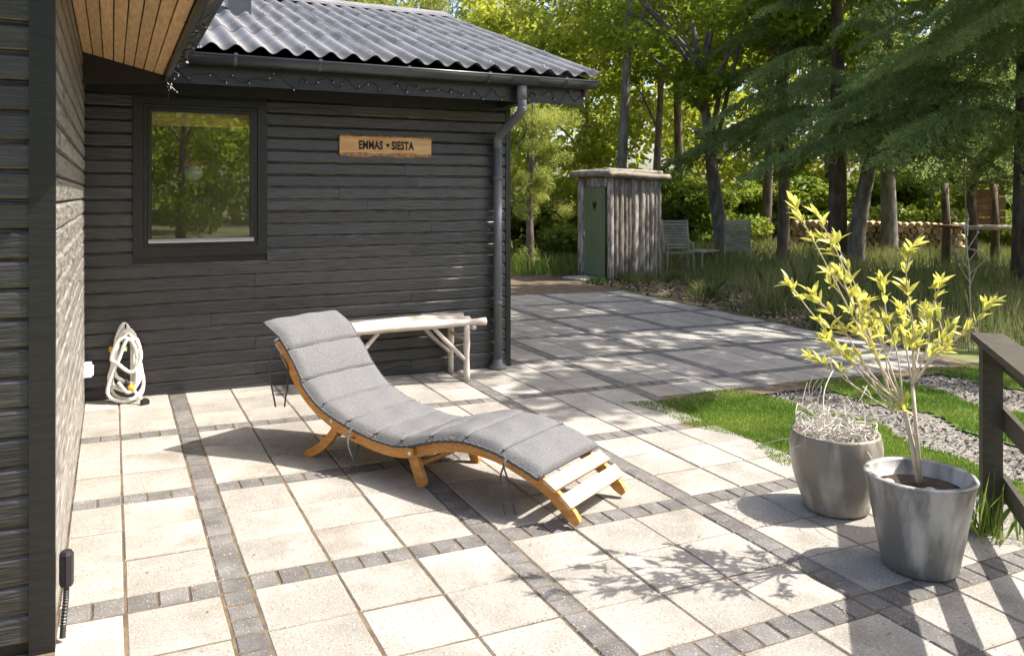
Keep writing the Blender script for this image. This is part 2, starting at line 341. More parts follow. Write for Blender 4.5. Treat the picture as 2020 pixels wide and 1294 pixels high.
b = MB(); b.box(XL+.022, XR-.03, YW-.028, YW-.0215, -.1, .028); hp(b.build('base_flashing', m_steel))
b = MB(); b.box(XL+.02, XR-.03, YW-.030, YW, 2.378, 2.60); hp(b.build('frieze_board', m_trim))
nl = MB()
for k in range(22):
    for x in (-.62, .72, 1.32, 1.92, 2.52):
        z = .015+k*PZ+.03
        if x < WX1+.03 and x > WX0-.03 and WZ0-.05 < z < WZ1: continue
        x += rb.uniform(-.012, .012); nl.lathe([(.0035, 0), (.0035, .0012), (.001, .0016)], 6, (x, z, 0))
o = nl.build('nail_heads', m_steel, wallB, kind='stuff', loc=(0, YW-.0212, 0), rot=(math.pi/2, 0, 0))
# window
win = empty('window'); hp(win)
def wp(b, nm, mat): o = b.build(nm, mat, win); return o
b = MB(); t = .075
b.box(WX0, WX0+t, YW-.034, YW, WZ0, WZ1); b.box(WX1-t, WX1, YW-.034, YW, WZ0, WZ1); b.box(WX0+t, WX1-t, YW-.034, YW, WZ1-.055, WZ1); b.box(WX0+t, WX1-t, YW-.034, YW, WZ0, WZ0+t)
wp(b, 'casing', m_trim)
fx0, fx1, fz0, fz1 = WX0+t+.004, WX1-t-.004, WZ0+t+.004, WZ1-.059
b = MB(); f1 = .026
for (g, ya, yb) in ((0, YW-.022, YW+.06), (f1+.003, YW-.030, YW+.03)):
    x0, x1, z0, z1 = fx0+g, fx1-g, fz0+g, fz1-g; q = .026
    b.box(x0, x0+q, ya, yb, z0, z1); b.box(x1-q, x1, ya, yb, z0, z1); b.box(x0+q, x1-q, ya, yb, z1-q, z1); b.box(x0+q, x1-q, ya, yb, z0, z0+q)
wp(b, 'frame', m_trim)
gx0, gx1, gz0, gz1 = fx0+.055, fx1-.055, fz0+.055, fz1-.055
b = MB(); b.box(gx0, gx1, YW-.006, YW-.002, gz0, gz1); wp(b, 'pane', m_glass)
b = MB(); b.prism([(YW-.030, gz0-.022), (YW-.05, gz0-.026), (YW-.05, gz0-.016), (YW-.030, gz0+.004)], 'x', fx0+.03, fx1-.03); wp(b, 'sill', m_alu)
# room behind the window, blind and lamp
b = MB(); b.box(-.7, 1.3, 4.4, 4.45, 0, 2.6); b.box(2.6, 2.7, 4.4, 4.45, 0, 2.6); b.box(1.3, 2.6, 4.4, 4.45, 0, .5); b.box(1.3, 2.6, 4.4, 4.45, 2.25, 2.6); b.box(-.75, -.7, YW+.1, 4.4, 0, 2.6); b.box(2.7, 2.75, YW+.1, 1.9, 0, 2.6); b.box(2.7, 2.75, 4.1, 4.4, 0, 2.6); b.box(2.7, 2.75, 1.9, 4.1, 0, .8); b.box(2.7, 2.75, 1.9, 4.1, 2.15, 2.6); b.box(-.7, 2.7, YW+.1, 4.4, -.05, 0); b.box(-.75, 2.75, YW+.1, 4.45, 2.6, 2.65); hp(b.build('room_shell', m_room))  # rear and side openings are added to light the lamp and blind
b = MB()
for k in range(9): b.tube([(gx0-.04, YW+.034, gz1-.012*k-.002), (gx1+.04, YW+.034, gz1-.012*k-.002)], .0068, 6)
tag(b.build('roller_blind', m_blind), 'rolled up golden woven blind at the top of the window', 'blind')
lamp = empty('pendant_lamp', (.107, 1.55, 1.77), 0, 'white globe pendant lamp hanging behind the window glass', 'lamp')
b = MB(); b.lathe([(.012, .066)]+[(.07*math.sin(a), .07*math.cos(a)) for a in [math.pi*k/14 for k in range(2, 14)]]+[(.006, -.07)], 24); b.build('globe', m_globe, lamp, True)
b = MB(); b.lathe([(.03, .06), (.09, .072), (.092, .09), (.03, .11), (.006, .13), (.005, .8)], 16); b.build('holder', m_copper, lamp, True)
# wing eave: fascia, gutter, brackets, downpipe
YF = .66
b = MB(); b.box(-.165, 3.40, YF, YF+.03, 2.41, 2.58); b.box(-.165, 3.40, YF+.03, YW-.03, 2.56, 2.58); hp(b.build('fascia', m_trim))
gut = empty('gutter'); hp(gut)
GY, GZ, GR = .585, 2.615, .068
prof = [(GY-GR*math.cos(a), GZ-GR*math.sin(a)) for a in [math.pi*k/12 for k in range(13)]]
prof = prof+[(y*.0+GY-(GR-.004)*math.cos(a), GZ-(GR-.004)*math.sin(a)) for y, a in [(0, math.pi*k/12) for k in range(12, -1, -1)]]
b = MB(); b.prism(prof, 'x', -.08, 3.47); b.tube([(-.08, GY-GR, GZ), (3.47, GY-GR, GZ)], .009, 8); b.prism(prof[:13], 'x', 3.465, 3.475)
b.build('channel', m_steel, gut, True)
for x in (.313, .941, 1.664, 2.387, 3.139):
    b = MB(); pr = [(GY-(GR+.006)*math.cos(a), GZ-(GR+.006)*math.sin(a)) for a in [math.pi*k/12 for k in range(-1, 13)]]
    b.prism(pr+[(y+(.006 if y < GY else -.006), z+.002) for y, z in pr[::-1]], 'x', x-.013, x+.013); b.build('bracket', m_steel, gut)
b = MB(); b.prism([(GY-(GR+.003)*math.cos(a), GZ-(GR+.003)*math.sin(a)) for a in [math.pi*k/12 for k in range(13)]], 'x', 2.60, 2.86); b.build('outlet', m_steel, gut)
b = MB(); XP = 2.723; gp = gz(XP, 1.08)
b.tube([(XP, GY, 2.54), (XP, GY, 2.42)], .044, 16); b.tube(spline([(XP, GY, 2.43), (XP, GY, 2.36), (XP, GY+.04, 2.30), (XP, YW-.13, 2.14), (XP, YW-.085, 2.09), (XP, YW-.085, 2.02)], 5), .040, 16)
b.tube([(XP, YW-.085, 2.03), (XP, YW-.085, gp+.02)], .039, 16)
for z in (1.72, .55): b.tube([(XP, YW-.085, z), (XP, YW-.085, z+.05)], .0435, 16)
dp = hp(b.build('downpipe', m_greypvc, None, True))
b = MB(); b.lathe([(.085, 0), (.085, .02), (.05, .05), (.045, .09)], 20, (XP, YW-.085, gp)); b.build('drain_collar', m_greypvc, dp, True)
b = MB(); b.box(XP-.05, XP+.05, YW-.06, YW-.02, .55, .60); b.box(XP-.05, XP+.05, YW-.06, YW-.02, 1.72, 1.77); b.build('pipe_clip', m_steel, dp)
# corrugated roof of the wing
SL = .335; ang = math.atan(SL); WP = .1767
roofW = empty('roof'); hp(roofW)
def corr(nw, L, nm='roof_sheet'):
    n = nw*12+1; xs = [i*WP/12 for i in range(n)]; zf = lambda x: .026*math.cos(2*math.pi*x/WP); v = []
    for y in (0, L):
        for x in xs: v.append((x, y, zf(x)))
    for y in (0, L):
        for x in xs: v.append((x, y, zf(x)-.007))
    f = []
    for i in range(n-1):
        f += [[i, i+1, n+i+1, n+i], [2*n+i+1, 2*n+i, 3*n+i, 3*n+i+1], [2*n+i, 2*n+i+1, i+1, i], [n+i, n+i+1, 3*n+i+1, 3*n+i]]
    return fix(mesh(nm, v, f, m_roof, True))
sh = corr(6, 1.16)
CL = 1.03; eY, eZ = .53, 2.675
for r_ in range(4):
    for c_ in range(5):
        s = r_*CL; x = 3.50-(c_+1)*6*WP+(.002*r_)
        ob('roof_sheet', sh, roofW, (x, eY+s*math.cos(ang), eZ+s*math.sin(ang)+.004*(c_ % 2)+.003), (ang-.006, 0, random.uniform(-.002, .002)))
rY, rZ = eY+4.1*math.cos(ang), eZ+4.1*math.sin(ang)
b = MB(); b.prism([(rY-.14, rZ-.03), (rY-.13, rZ+.0), (rY, rZ+.065), (rY+.13, rZ), (rY+.14, rZ-.03)], 'x', -2, 3.5); b.build('ridge_cap', m_roof, roofW)
b = MB(); b.prism([(eY+.05, eZ-.06), (rY, rZ-.09), (2*rY-eY, eZ-.09), (2*rY-eY, eZ-.12), (rY, rZ-.12), (eY+.05, eZ-.09)], 'x', -1.8, 3.40); b.build('roof_deck', m_trim, roofW)
b = MB(); b.prism([(rY+.05, rZ-.02), (2*rY-eY, eZ-.03), (2*rY-eY, eZ-.06), (rY+.05, rZ-.05)], 'x', -1.8, 3.5); b.build('rear_slope', m_roof, roofW)
b = MB(); b.prism([(YF+.02, 2.40), (rY, rZ-.14), (2*rY-eY-.1, 2.40)], 'x', 2.75, 2.863); b.build('gable', m_black, roofW)
b = MB(); b.prism([(eY+.06, eZ-.035), (rY, rZ-.045), (rY, rZ-.2), (eY+.10, eZ-.2)], 'x', 3.40, 3.425); b.build('barge_board', m_oldwood, roofW)
scr = MB()
for r_ in range(4):
    for c_ in range(0, 30, 3):
        s = r_*CL+.12; x = 3.5-WP*c_-.0; scr.lathe([(.011, 0), (.011, .005), (.004, .008)], 8, (x, eY+s*math.cos(ang), eZ+s*math.sin(ang)+.031))
scr.build('sheet_screws', m_alu, roofW, kind='stuff')
vx, vy = .62, 2.72; vz = eZ+(vy-eY)*SL
vent = empty('roof_flue', (vx, vy, vz)); hp(vent)
b = MB(); b.box(-.11, .11, -.11, .11, -.12, .34); b.build('flue_box', m_steel, vent)
b = MB(); b.prism([(-.16, .34), (-.14, .37), (.14, .37), (.16, .34)], 'x', -.17, .17); b.build('flue_cap', m_steel, vent)
b = MB(); b.box(-.17, .17, -.45, -.11, -.115, -.105, mtx=Matrix.Rotation(ang*.0, 4, 'X')); b.build('flashing', m_greypvc, vent, rot=(ang, 0, 0))
# left eave: soffit of larch boards, fascia, gutter, roof deck
EX, EZ = -.165, 2.455; SS = .25
zs = lambda x: EZ+(EX-x)*SS
sof = empty('soffit'); hp(sof)
nb = 8; y0, y1 = -3.1, .665
for k in range(nb):
    wd = (EX-.01-XL-.02)/nb; xa = XL+.022+k*wd; xb = xa+wd-.007
    b = MB(); b.prism([(xa, zs(xa)), (xb, zs(xb)), (xb, zs(xb)+.02), (xa, zs(xa)+.02)], 'y', y0, y1-.004*(k % 3)); b.build('soffit_board', m_soffit, sof)
b = MB(); b.prism([(EX-.008, EZ-.045), (EX+.02, EZ-.045), (EX+.02, EZ+.13), (EX-.008, EZ+.13)], 'y', y0, YF-.003); hp(b.build('eave_fascia', m_trim))
b = MB(); b.prism([(EX+.05, EZ+.12), (EX+.05, EZ+.09), (-3, zs(-3)+.05), (-3, zs(-3)+.12)], 'y', y0-.05, 1.6); hp(b.build('roof_deck', m_roof))
b = MB(); b.prism([(XL, 2.36), (EX-.01, 2.405), (EX-.01, EZ+.06), (XL, zs(XL)+.06)], 'y', YF+.01, YF+.03); hp(b.build('eave_infill', m_trim))
pr = [(EX+.085-.062*math.cos(a), EZ+.10-.062*math.sin(a)) for a in [math.pi*k/12 for k in range(13)]]
b = MB(); b.prism(pr+[(EX+.085-.058*math.cos(a), EZ+.10-.058*math.sin(a)) for a in [math.pi*k/12 for k in range(12, -1, -1)]], 'y', y0, .50); hp(b.build('side_gutter', m_steel, None, True))
# ------------------------------------------------------------------ things on the walls
sg = empty('name_sign', (1.244, YW-.03, 1.909), 0, 'live edge pine sign reading EMMAS SIESTA on the black wall', 'sign')
rs = random.Random(2); W_ = .835; n = 40
def edge(base, amp, seed):
    r = random.Random(seed); k = [r.uniform(0, 6) for _ in range(4)]
    return [base+amp*(.6*math.sin(i*.35+k[0])+.3*math.sin(i*.9+k[1])+.25*r.uniform(-1, 1)) for i in range(n+1)]
top, bot = edge(.200, .005, 1), edge(.004, .007, 4); top2, bot2 = edge(.178, .004, 5), edge(.040, .006, 6)
b = MB()
v = [(W_*i/n, -.012, bot2[i]) for i in range(n+1)]+[(W_*i/n, -.012, top2[i]) for i in range(n+1)]+[(W_*i/n, .012, bot[i]) for i in range(n+1)]+[(W_*i/n, .012, top[i]) for i in range(n+1)]
m = n+1; f = [[i, i+1, m+i+1, m+i] for i in range(n)]+[[2*m+i+1, 2*m+i, 3*m+i, 3*m+i+1] for i in range(n)]+[[0, m, 3*m, 2*m], [n, 2*m+n, 3*m+n, m+n]]
b.add(v, f); b.build('plank', m_sign, sg)
b = MB(); b.add([(W_*i/n, -.0125, bot2[i]) for i in range(n+1)]+[(W_*i/n, -.008, (bot2[i]+bot[i])/2) for i in range(n+1)]+[(W_*i/n, .012, bot[i]) for i in range(n+1)], [[j*m+i, j*m+i+1, (j+1)*m+i+1, (j+1)*m+i] for j in range(2) for i in range(n)])
b.add([(W_*i/n, -.0125, top2[i]) for i in range(n+1)]+[(W_*i/n, -.008, (top2[i]+top[i])/2) for i in range(n+1)]+[(W_*i/n, .012, top[i]) for i in range(n+1)], [[j*m+i, j*m+i+1, (j+1)*m+i+1, (j+1)*m+i] for j in range(2) for i in range(n)])
b.build('bark_edge', m_bark_l, sg)
def text(s, x, z, size, xs, parent):
    cu = bpy.data.curves.new('t', 'FONT'); cu.body = s; cu.size = size; cu.extrude = .001; cu.offset = .0045; cu.space_character = 1.08
    to = bpy.data.objects.new('t', cu); col.objects.link(to); bpy.context.view_layer.update()
    me = bpy.data.meshes.new_from_object(to); bpy.data.objects.remove(to); me.materials.clear(); me.materials.append(m_burn); me.name = 'lettering'
    return ob('lettering', me, parent, (x, -.0135, z), (math.pi/2, 0, 0), (xs, 1, 1))
text('EMMAS', .165, .076, .098, .66, sg); text('SIESTA', .462, .076, .098, .66, sg)
b = MB(); hp_ = [(.016*math.sin(a)**3, .0013*(13*math.cos(a)-5*math.cos(2*a)-2*math.cos(3*a)-math.cos(4*a))) for a in [2*math.pi*k/24 for k in range(24)]]
b.prism([(.428+x*1.1, .110+z) for x, z in hp_], 'y', -.0145, -.011); b.build('heart', m_burn, sg)
# garden hose on a hook
hz = empty('garden_hose', (-.42, YW-.05, 0), 0, 'white ribbed garden hose coiled on the black wall by the corner', 'hose')
r = random.Random(4); pts = []
for k in range(7):
    cx = r.uniform(-.02, .02); hw = r.uniform(.055, .085); zt = .60-.018*k+r.uniform(-.01, .01); zb = r.uniform(.06, .28); yy = -.03-.012*k
    if k in (2, 5): hw += .02; zb = .035
    pts += [(cx-hw*.9, yy, (zt+zb)/2+.08), (cx-hw*.6, yy, zt-.05), (cx, yy, zt), (cx+hw*.6, yy, zt-.05), (cx+hw*.9, yy-.01, (zt+zb)/2+.08), (cx+hw*r.uniform(.9, 1.5), yy-.03-r.uniform(0, .05), zb+.10), (cx+r.uniform(-.03, .06), yy-.06-r.uniform(0, .04), zb), (cx-hw*r.uniform(1, 1.5), yy-.03, zb+.07)]
sp = spline(pts, 7)
b = MB(); b.tube(sp, [.0125+.0016*(i % 2) for i in range(len(sp))], 8); b.build('hose_coil', m_hose, hz, True)
b = MB(); b.tube([(-.01, -.02, .50), (-.01, -.06, .47)], .018, 10); b.tube([(-.01, -.06, .47), (-.005, -.10, .40)], .013, 10); b.build('coupling', m_alu, hz)
b = MB(); b.tube([(-.005, -.085, .43), (-.004, -.09, .415)], .017, 10); b.build('coupling_ring', m_green, hz)
b = MB(); b.tube([(.0, -.15, .185), (.025, -.17, .15)], .016, 10); b.build('nozzle_grip', m_plast, hz)
b = MB(); b.tube([(.025, -.17, .15), (.055, -.19, .115)], .021, 10); b.build('nozzle_collar', m_yel, hz)
b = MB(); b.box(-.115, -.085, -.03, -.01, .39, .43); b.build('hose_tag', m_yel, hz)
b = MB(); b.tube([(.055, -.19, .115), (.12, -.24, .035)], .011, 8); b.build('nozzle_stem', m_white, hz)
b = MB(); b.tube([(.12, -.235, .036), (.135, -.262, .032)], .030, 18); b.build('spray_head', m_plast, hz)
b = MB(); b.tube([(0, .02, .60), (0, -.12, .575), (0, -.125, .61)], .006, 6); b.build('wall_hook', m_plast, hz)
sk = empty('outdoor_socket', (XL+.021, 1.02, .235), 0, 'white outdoor power socket on the sunlit side wall corner', 'socket')
b = MB(); b.box(0, .05, -.05, .05, 0, .10, .006); b.build('housing', m_white, sk)
b = MB(); b.box(.05, .062, -.04, .04, .01, .075, .003); b.build('lid', m_white, sk)
ck = empty('cable_box', (XL+.028, -2.44, .03), 0, 'black cable box with ribbed conduit low on the near corner', 'cable box')
b = MB(); b.lathe([(.020, .13), (.024, .14), (.024, .245), (.018, .258)], 8, (.03, 0, 0)); b.build('box', m_plast, ck)
b = MB(); cp = spline([(.03, 0, .14), (.028, -.01, .08), (.022, -.035, .01), (.02, -.06, -.03)], 14); b.tube(cp, [.009+.0022*(i % 2) for i in range(len(cp))], 8); b.build('conduit', m_plast, ck)
# string lights
def lights(name, label, path, nb, wob, seed, thick=.0028, mat=m_plast):
    e = empty(name, path[0], 0, label, 'string lights', 'string lights along the eaves'); r = random.Random(seed); o0 = Vector(path[0])
    P = spline([Vector(p)-o0+Vector((r.uniform(-1, 1)*wob[0], r.uniform(-1, 1)*wob[1], r.uniform(-1, 1)*wob[2])) for p in path], 5)
    b = MB(); b.tube(P, thick, 5); b.build('cable', mat, e)
    bb = MB(); b2 = MB()
    for k in range(nb):
        p = P[int((k+.5)/nb*(len(P)-1))]; d = Vector((r.uniform(-.5, .5), r.uniform(-.9, -.2), r.uniform(-1, .3))).normalized()
        bb.tube([p, p+d*.022], .0042, 6); b2.tube([p+d*.020, p+d*.034], .0035, 6)
    bb.build('bulb_sockets', mat, e, kind='stuff'); b2.build('bulbs', m_bulb, e, kind='stuff'); return e
pa = []
r = random.Random(9)
for k in range(64):
    x = -.12+k*3.48/63; pa.append((x, YF-.012, 2.475+.035*math.sin(k*1.9)+r.uniform(-.02, .02)))
lights('string_lights', 'black string lights draped along the fascia under the long gutter', pa, 34, (.03, .006, .02), 1)
pa = []
for k in range(40):
    t_ = k/39; pa.append((EX+.05+.05*math.sin(k*2.3), -1.5+2.05*t_, EZ+.06+.05*math.cos(k*1.7)))
pa += [(EX+.03, .55, 2.42), (EX+.05, .60, 2.36), (EX+.02, .58, 2.39), (EX+.05, .56, 2.33), (EX+.03, .57, 2.37), (EX+.02, .58, 2.28)]
lights('string_lights', 'tangled string lights bunched along the short side gutter above the window', pa, 46, (.02, .03, .02), 3, .0032)
b = MB()
# ------------------------------------------------------------------ lounger
LD = Vector((.51, -.86, 0)).normalized(); LN = Vector((.86, .51, 0)).normalized()    # along, across (away from camera)
LP = Vector((.521, -.763, 0))
lw = .60
def lpt(a, h, wv): p = LP+LD*a+LN*wv; return Vector((p.x, p.y, gz(p.x, p.y)+h))
lg = empty('sun_lounger', tuple(LP), 0, 'slatted teak sun lounger with wave shaped frame on the patio', 'sun lounger')
def lb(b, nm, mat, smooth=False): o = b.build(nm, mat, lg, smooth); o.matrix_parent_inverse = Matrix.Translation(-LP); return o
RP = [(-.206, .675), (-.095, .545), (-.005, .432), (.1, .343), (.235, .271), (.402, .217), (.591, .183), (.744, .175), (.876, .190), (.975, .222), (1.115, .262), (1.249, .281), (1.442, .268), (1.625, .215), (1.744, .160), (1.824, .105), (1.915, .028)]
RS = spline([(a, 0, h) for a, h in RP], 5)
def rail(i0, i1, hh, w0, th, nm):
    pts = RS[i0:i1]; k = len(pts); b = MB(); v = []
    for i, p in enumerate(pts):
        t = (pts[min(i+1, k-1)]-pts[max(i-1, 0)]).normalized(); nn = Vector((-t.z, 0, t.x))
        e = min(i, k-1-i); hs = hh*(1 if e > 2 else (.55, .8, .95)[e])
        for dd in (-hs, hs):
            for ww in (w0, w0+th): v.append(lpt(p.x+nn.x*dd, p.z+nn.z*dd, ww))
    f = []
    for i in range(k-1):
        a = 4*i; c = 4*(i+1); f += [[a, a+1, c+1, c], [a+2, c+2, c+3, a+3], [a, c, c+2, a+2], [a+1, a+3, c+3, c+1]]
    f += [[0, 2, 3, 1], [4*(k-1), 4*(k-1)+1, 4*(k-1)+3, 4*(k-1)+2]]
    b.add(v, f); lb(b, nm, m_teak)
for w0, w1 in ((0, .028), (lw-.028, lw-.028)):
    rail(0, 42, .032, w0, .028, 'head_rail'); rail(38, len(RS), .032, w0+.030 if w0 == 0 else w0-.030, .028, 'foot_rail')
def leg(pa, pb, w0, th, hw, nm='leg', mat=m_teak, bow=0):
    b = MB(); n = 10; v = []
    for i in range(n+1):
        t = i/n; a = pa[0]+(pb[0]-pa[0])*t; h = pa[1]+(pb[1]-pa[1])*t; bo = bow*math.sin(math.pi*t)
        s = hw*(1 if 0 < i < n else .6)
        dx, dh = pb[0]-pa[0], pb[1]-pa[1]; L = math.hypot(dx, dh); nx, nh = -dh/L, dx/L
        a += nx*bo; h += nh*bo
        v += [lpt(a-nx*s, h-nh*s, w0), lpt(a-nx*s, h-nh*s, w0+th), lpt(a+nx*s, h+nh*s, w0), lpt(a+nx*s, h+nh*s, w0+th)]
    f = []
    for i in range(n):
        a = 4*i; c = a+4; f += [[a, a+1, c+1, c], [a+2, c+2, c+3, a+3], [a, c, c+2, a+2], [a+1, a+3, c+3, c+1]]
    f += [[0, 2, 3, 1], [4*n, 4*n+1, 4*n+3, 4*n+2]]; b.add(v, f); lb(b, nm, mat)
for w0 in (.032, lw-.060):
    leg((.30, .26), (.005, 0), w0, .028, .026, bow=.035)
    leg((.86, .17), (.935, 0), w0, .030, .032)
for a_, h_ in ((.14, .12), (.885, .11)): b = MB(); b.tube([lpt(a_, h_, .05), lpt(a_, h_, lw-.05)], .018, 8); lb(b, 'crossbar', m_teak)
for a_, h_ in ((.875, .185), (.27, .262)):
    b = MB(); b.tube([lpt(a_, h_, -.004), lpt(a_, h_, .003)], .011, 10); lb(b, 'bolt', m_alu)
# arc length along the rail, slats every .062 m
cum = [0]
for i in range(1, len(RS)): cum.append(cum[-1]+(RS[i]-RS[i-1]).length)
def at_s(s):
    for i in range(1, len(RS)):
        if cum[i] >= s:
            t = (s-cum[i-1])/(cum[i]-cum[i-1]); p = RS[i-1].lerp(RS[i], t); tg = (RS[i]-RS[i-1]).normalized(); return p, tg
    return RS[-1], (RS[-1]-RS[-2]).normalized()
s = .02; wide = .045
while s < cum[-1]-.07:
    p, tg = at_s(s); nn = Vector((-tg.z, 0, tg.x)); last = s > cum[-1]-.27
    hw = .038 if last else .022; b = MB(); v = []
    for ww in (.002, lw-.002):
        for (c1, c2) in ((-hw, .033), (hw, .033), (hw, .051), (-hw, .051)):
            v.append(lpt(p.x+tg.x*c1+nn.x*c2, p.z+tg.z*c1+nn.z*c2, ww))
    b.add(v, [[0, 1, 2, 3], [7, 6, 5, 4], [0, 4, 5, 1], [1, 5, 6, 2], [2, 6, 7, 3], [3, 7, 4, 0]]); lb(b, 'slat', m_slat)
    s += .103 if last or s > cum[-1]-.33 else .062
# cushion lying on the lounger
cu = empty('lounger_cushion', tuple(LP), 0, 'grey quilted cushion with dark edge lying on the teak lounger', 'cushion')
def cb(b, nm, mat, smooth=False): o = b.build(nm, mat, cu, smooth); o.matrix_parent_inverse = Matrix.Translation(-LP); return o
S0, S1c = -.13, cum[-1]-.27; NS, NW = 240, 28
seams = [S0+(S1c-S0)*k/10 for k in range(11)]
p0_, t0_ = at_s(0.0)
def cpt(s, wv, lift):
    if s < 0: p = p0_+t0_*s+Vector((s*.35, 0, -abs(s)*.35)); tg = (t0_+Vector((.35, 0, .35))).normalized(); p = p0_+Vector((s*.94, 0, -s*.50))
    else: p, tg = at_s(s)
    nn = Vector((-tg.z, 0, tg.x)); d = .052+lift
    return lpt(p.x+nn.x*d, p.z+nn.z*d, wv)
topv = []; botv = []; rr = random.Random(6)
for i in range(NS+1):
    s = S0+(S1c-S0)*i/NS; k = max(j for j in range(len(seams)-1) if s >= seams[j]-1e-9); t = (s-seams[k])/(seams[k+1]-seams[k])
    pf = (max(0, 4*t*(1-t)))**.16
    for j in range(NW+1):
        q = j/NW; we = (max(0, 1-abs(2*q-1)**6))**.5
        lift = .006+.030*pf*we+.002*math.sin(s*31+q*9)+.0025*math.sin(q*17+s*11)
        sag = -.018*max(0, 1-q/.05)*(1 if .3 < s else .3)
        wv = -.012+q*(lw+.02)+.006*math.sin(s*9)*(1 if q < .1 else .3)
        topv.append(cpt(s, wv, lift+sag)); botv.append(cpt(s, wv, .001+sag))
mW = NW+1; f = [[i*mW+j, i*mW+j+1, (i+1)*mW+j+1, (i+1)*mW+j] for i in range(NS) for j in range(NW)]
b = MB(); b.add(topv, f); cb(b, 'padding', m_cush, True)
b = MB(); b.add(botv, [q[::-1] for q in f])
def strip(ia): return [topv[i] for i in ia], [botv[i] for i in ia]
for ia in ([i*mW for i in range(NS+1)], [i*mW+NW for i in range(NS+1)], list(range(mW)), [NS*mW+j for j in range(mW)]):
    a_, c_ = strip(ia); k = len(ia); b.add(a_+c_, [[i, i+1, k+i+1, k+i] for i in range(k-1)])
cb(b, 'underside', m_piping)
for ia, nm in (([i*mW for i in range(NS+1)], 'piping'), ([i*mW+NW for i in range(NS+1)], 'piping'), ([NS*mW+j for j in range(mW)], 'piping'), (list(range(mW)), 'piping')):
    b = MB(); pp = [topv[i]*.35+botv[i]*.65+Vector((0, 0, .002*math.sin(i*.05))) for i in ia]; b.tube(pp, .009, 6); cb(b, nm, m_piping, True)
for j in range(1, len(seams)-1):
    b = MB(); s = seams[j]; b.tube([cpt(s, -.008+q/20*(lw+.012), .017) for q in range(21)], .005, 5); cb(b, 'seam', m_piping)
def tie(s, wv, L, seed):
    r = random.Random(seed); p = cpt(s, wv, .0); b = MB()
    for k in range(2):
        g = gz(p.x, p.y); e = Vector((p.x-.03+.05*k, p.y-.03-.02*k, max(g+.01, p.z-L)))
        mid = (p+e)/2+Vector((r.uniform(-.06, .06), r.uniform(-.05, .05), .02)); P_ = spline([p+Vector((-.01, -.01, .0)), p+Vector((-.035, -.03, -.03)), mid, e], 6)
        b.tube(P_, .0055, 5)
    cb(b, 'tie_string', m_piping)
tie(.0, -.015, .42, 1); tie(.83, -.015, .24, 2); tie(1.92, -.015, .28, 3)
# ------------------------------------------------------------------ bench of whitewashed poles
bn = empty('pole_bench', (1.75, .88, gz(1.75, .88)), 0, 'whitewashed pole bench standing against the black wall behind the lounger', 'bench')
BO = Vector(bn.location)
def bt(nm, P_, r, n=10, jit=.006, seed=0):
    rr = random.Random(seed); P_ = spline([Vector(p)-BO+Vector((0, rr.uniform(-jit, jit), rr.uniform(-jit, jit))) for p in P_], 4)
    b = MB(); k = len(P_); b.tube(P_, [r*(1+.06*math.sin(i*.8+seed)+(.13 if i % 11 == 5 else 0)) for i in range(k)], n); b.build(nm, m_bamboo, bn, True)
g0 = gz(1.8, .9); zt = g0+.50
for k, y in enumerate((.690, .752, .806, .860, .914, .968, 1.022, 1.078)):
    x1 = 2.42 if k == 0 else 2.34+.02*math.sin(k*2); r = .031 if k in (0, 7) else .023
    bt('top_pole', [(1.03, y, zt), (1.3, y, zt+.006*math.sin(k)), (1.75, y, zt+.012*math.sin(k*1.3)), (2.1, y, zt+.004), (x1, y, zt)], r, seed=k)
for x in (2.30, 1.10): bt('end_rail', [(x, .66, zt-.045), (x, .9, zt-.047), (x, 1.11, zt-.045)], .020, seed=20)
for x, s_ in ((2.246, 1), (1.16, -1)):
    for y in (.70, 1.07):
        bt('leg', [(x, y, g0-.01), (x, y, g0+.25), (x, y, zt-.02)], .027, seed=int(x*10+y*7))
    for y in (.70, 1.07): bt('brace', [(x, y, g0+.17), (x-.16*s_, y+.004, g0+.32), (x-.30*s_, y, zt-.03)], .018, seed=31+int(y*9))
    bt('stretcher', [(x, .70, g0+.36), (x, .9, g0+.355), (x, 1.07, g0+.36)], .016, seed=40)
# ------------------------------------------------------------------ pots
def pot(name, label, c, prof, mat):
    e = empty(name, c, 0, label, 'plant pot', 'grey glazed pots'); b = MB(); b.lathe(prof, 48); b.build('vessel', mat, e, True); return e
p2 = Vector((2.735, -3.345, 0)); p2.z = gz(p2.x, p2.y)
p1 = Vector((2.935, -2.69, 0)); p1.z = gz(p1.x, p1.y)
H2 = .42; pr2 = [(.01, 0), (.148, 0), (.158, .012)]+[(.158+(.228-.158)*t, .012+t*(H2-.03)) for t in (.15, .3, .5, .7, .85, 1)]+[(.235, H2-.008), (.229, H2), (.209, H2), (.203, H2-.01), (.196, H2-.07), (.01, H2-.07)]
pot2 = pot('flower_pot', 'tapered grey pot holding the yellow leaved shrub', p2, pr2, m_pot2)
H1 = .41; pr1 = [(.01, 0), (.150, 0), (.168, .015)]+[(.158+.075*math.sin(t*2.0)/math.sin(1.75) if t < .99 else .238, .015+t*(H1-.02)) for t in (.12, .25, .4, .55, .7, .85)]+[(.222, H1-.012), (.220, H1), (.205, H1), (.199, H1-.02), (.195, H1-.07), (.01, H1-.07)]
pot1 = pot('flower_pot', 'rounded grey pot filled with tangled dead white twigs', p1, pr1, m_pot)
for e, H, R_ in ((pot2, H2, .198), (pot1, H1, .196)):
    b = MB(); b.lathe([(R_, H-.072), (R_*.7, H-.055), (R_*.3, H-.05), (.01, H-.048)], 24); b.build('soil', m_soil, e, True)
r = random.Random(8)
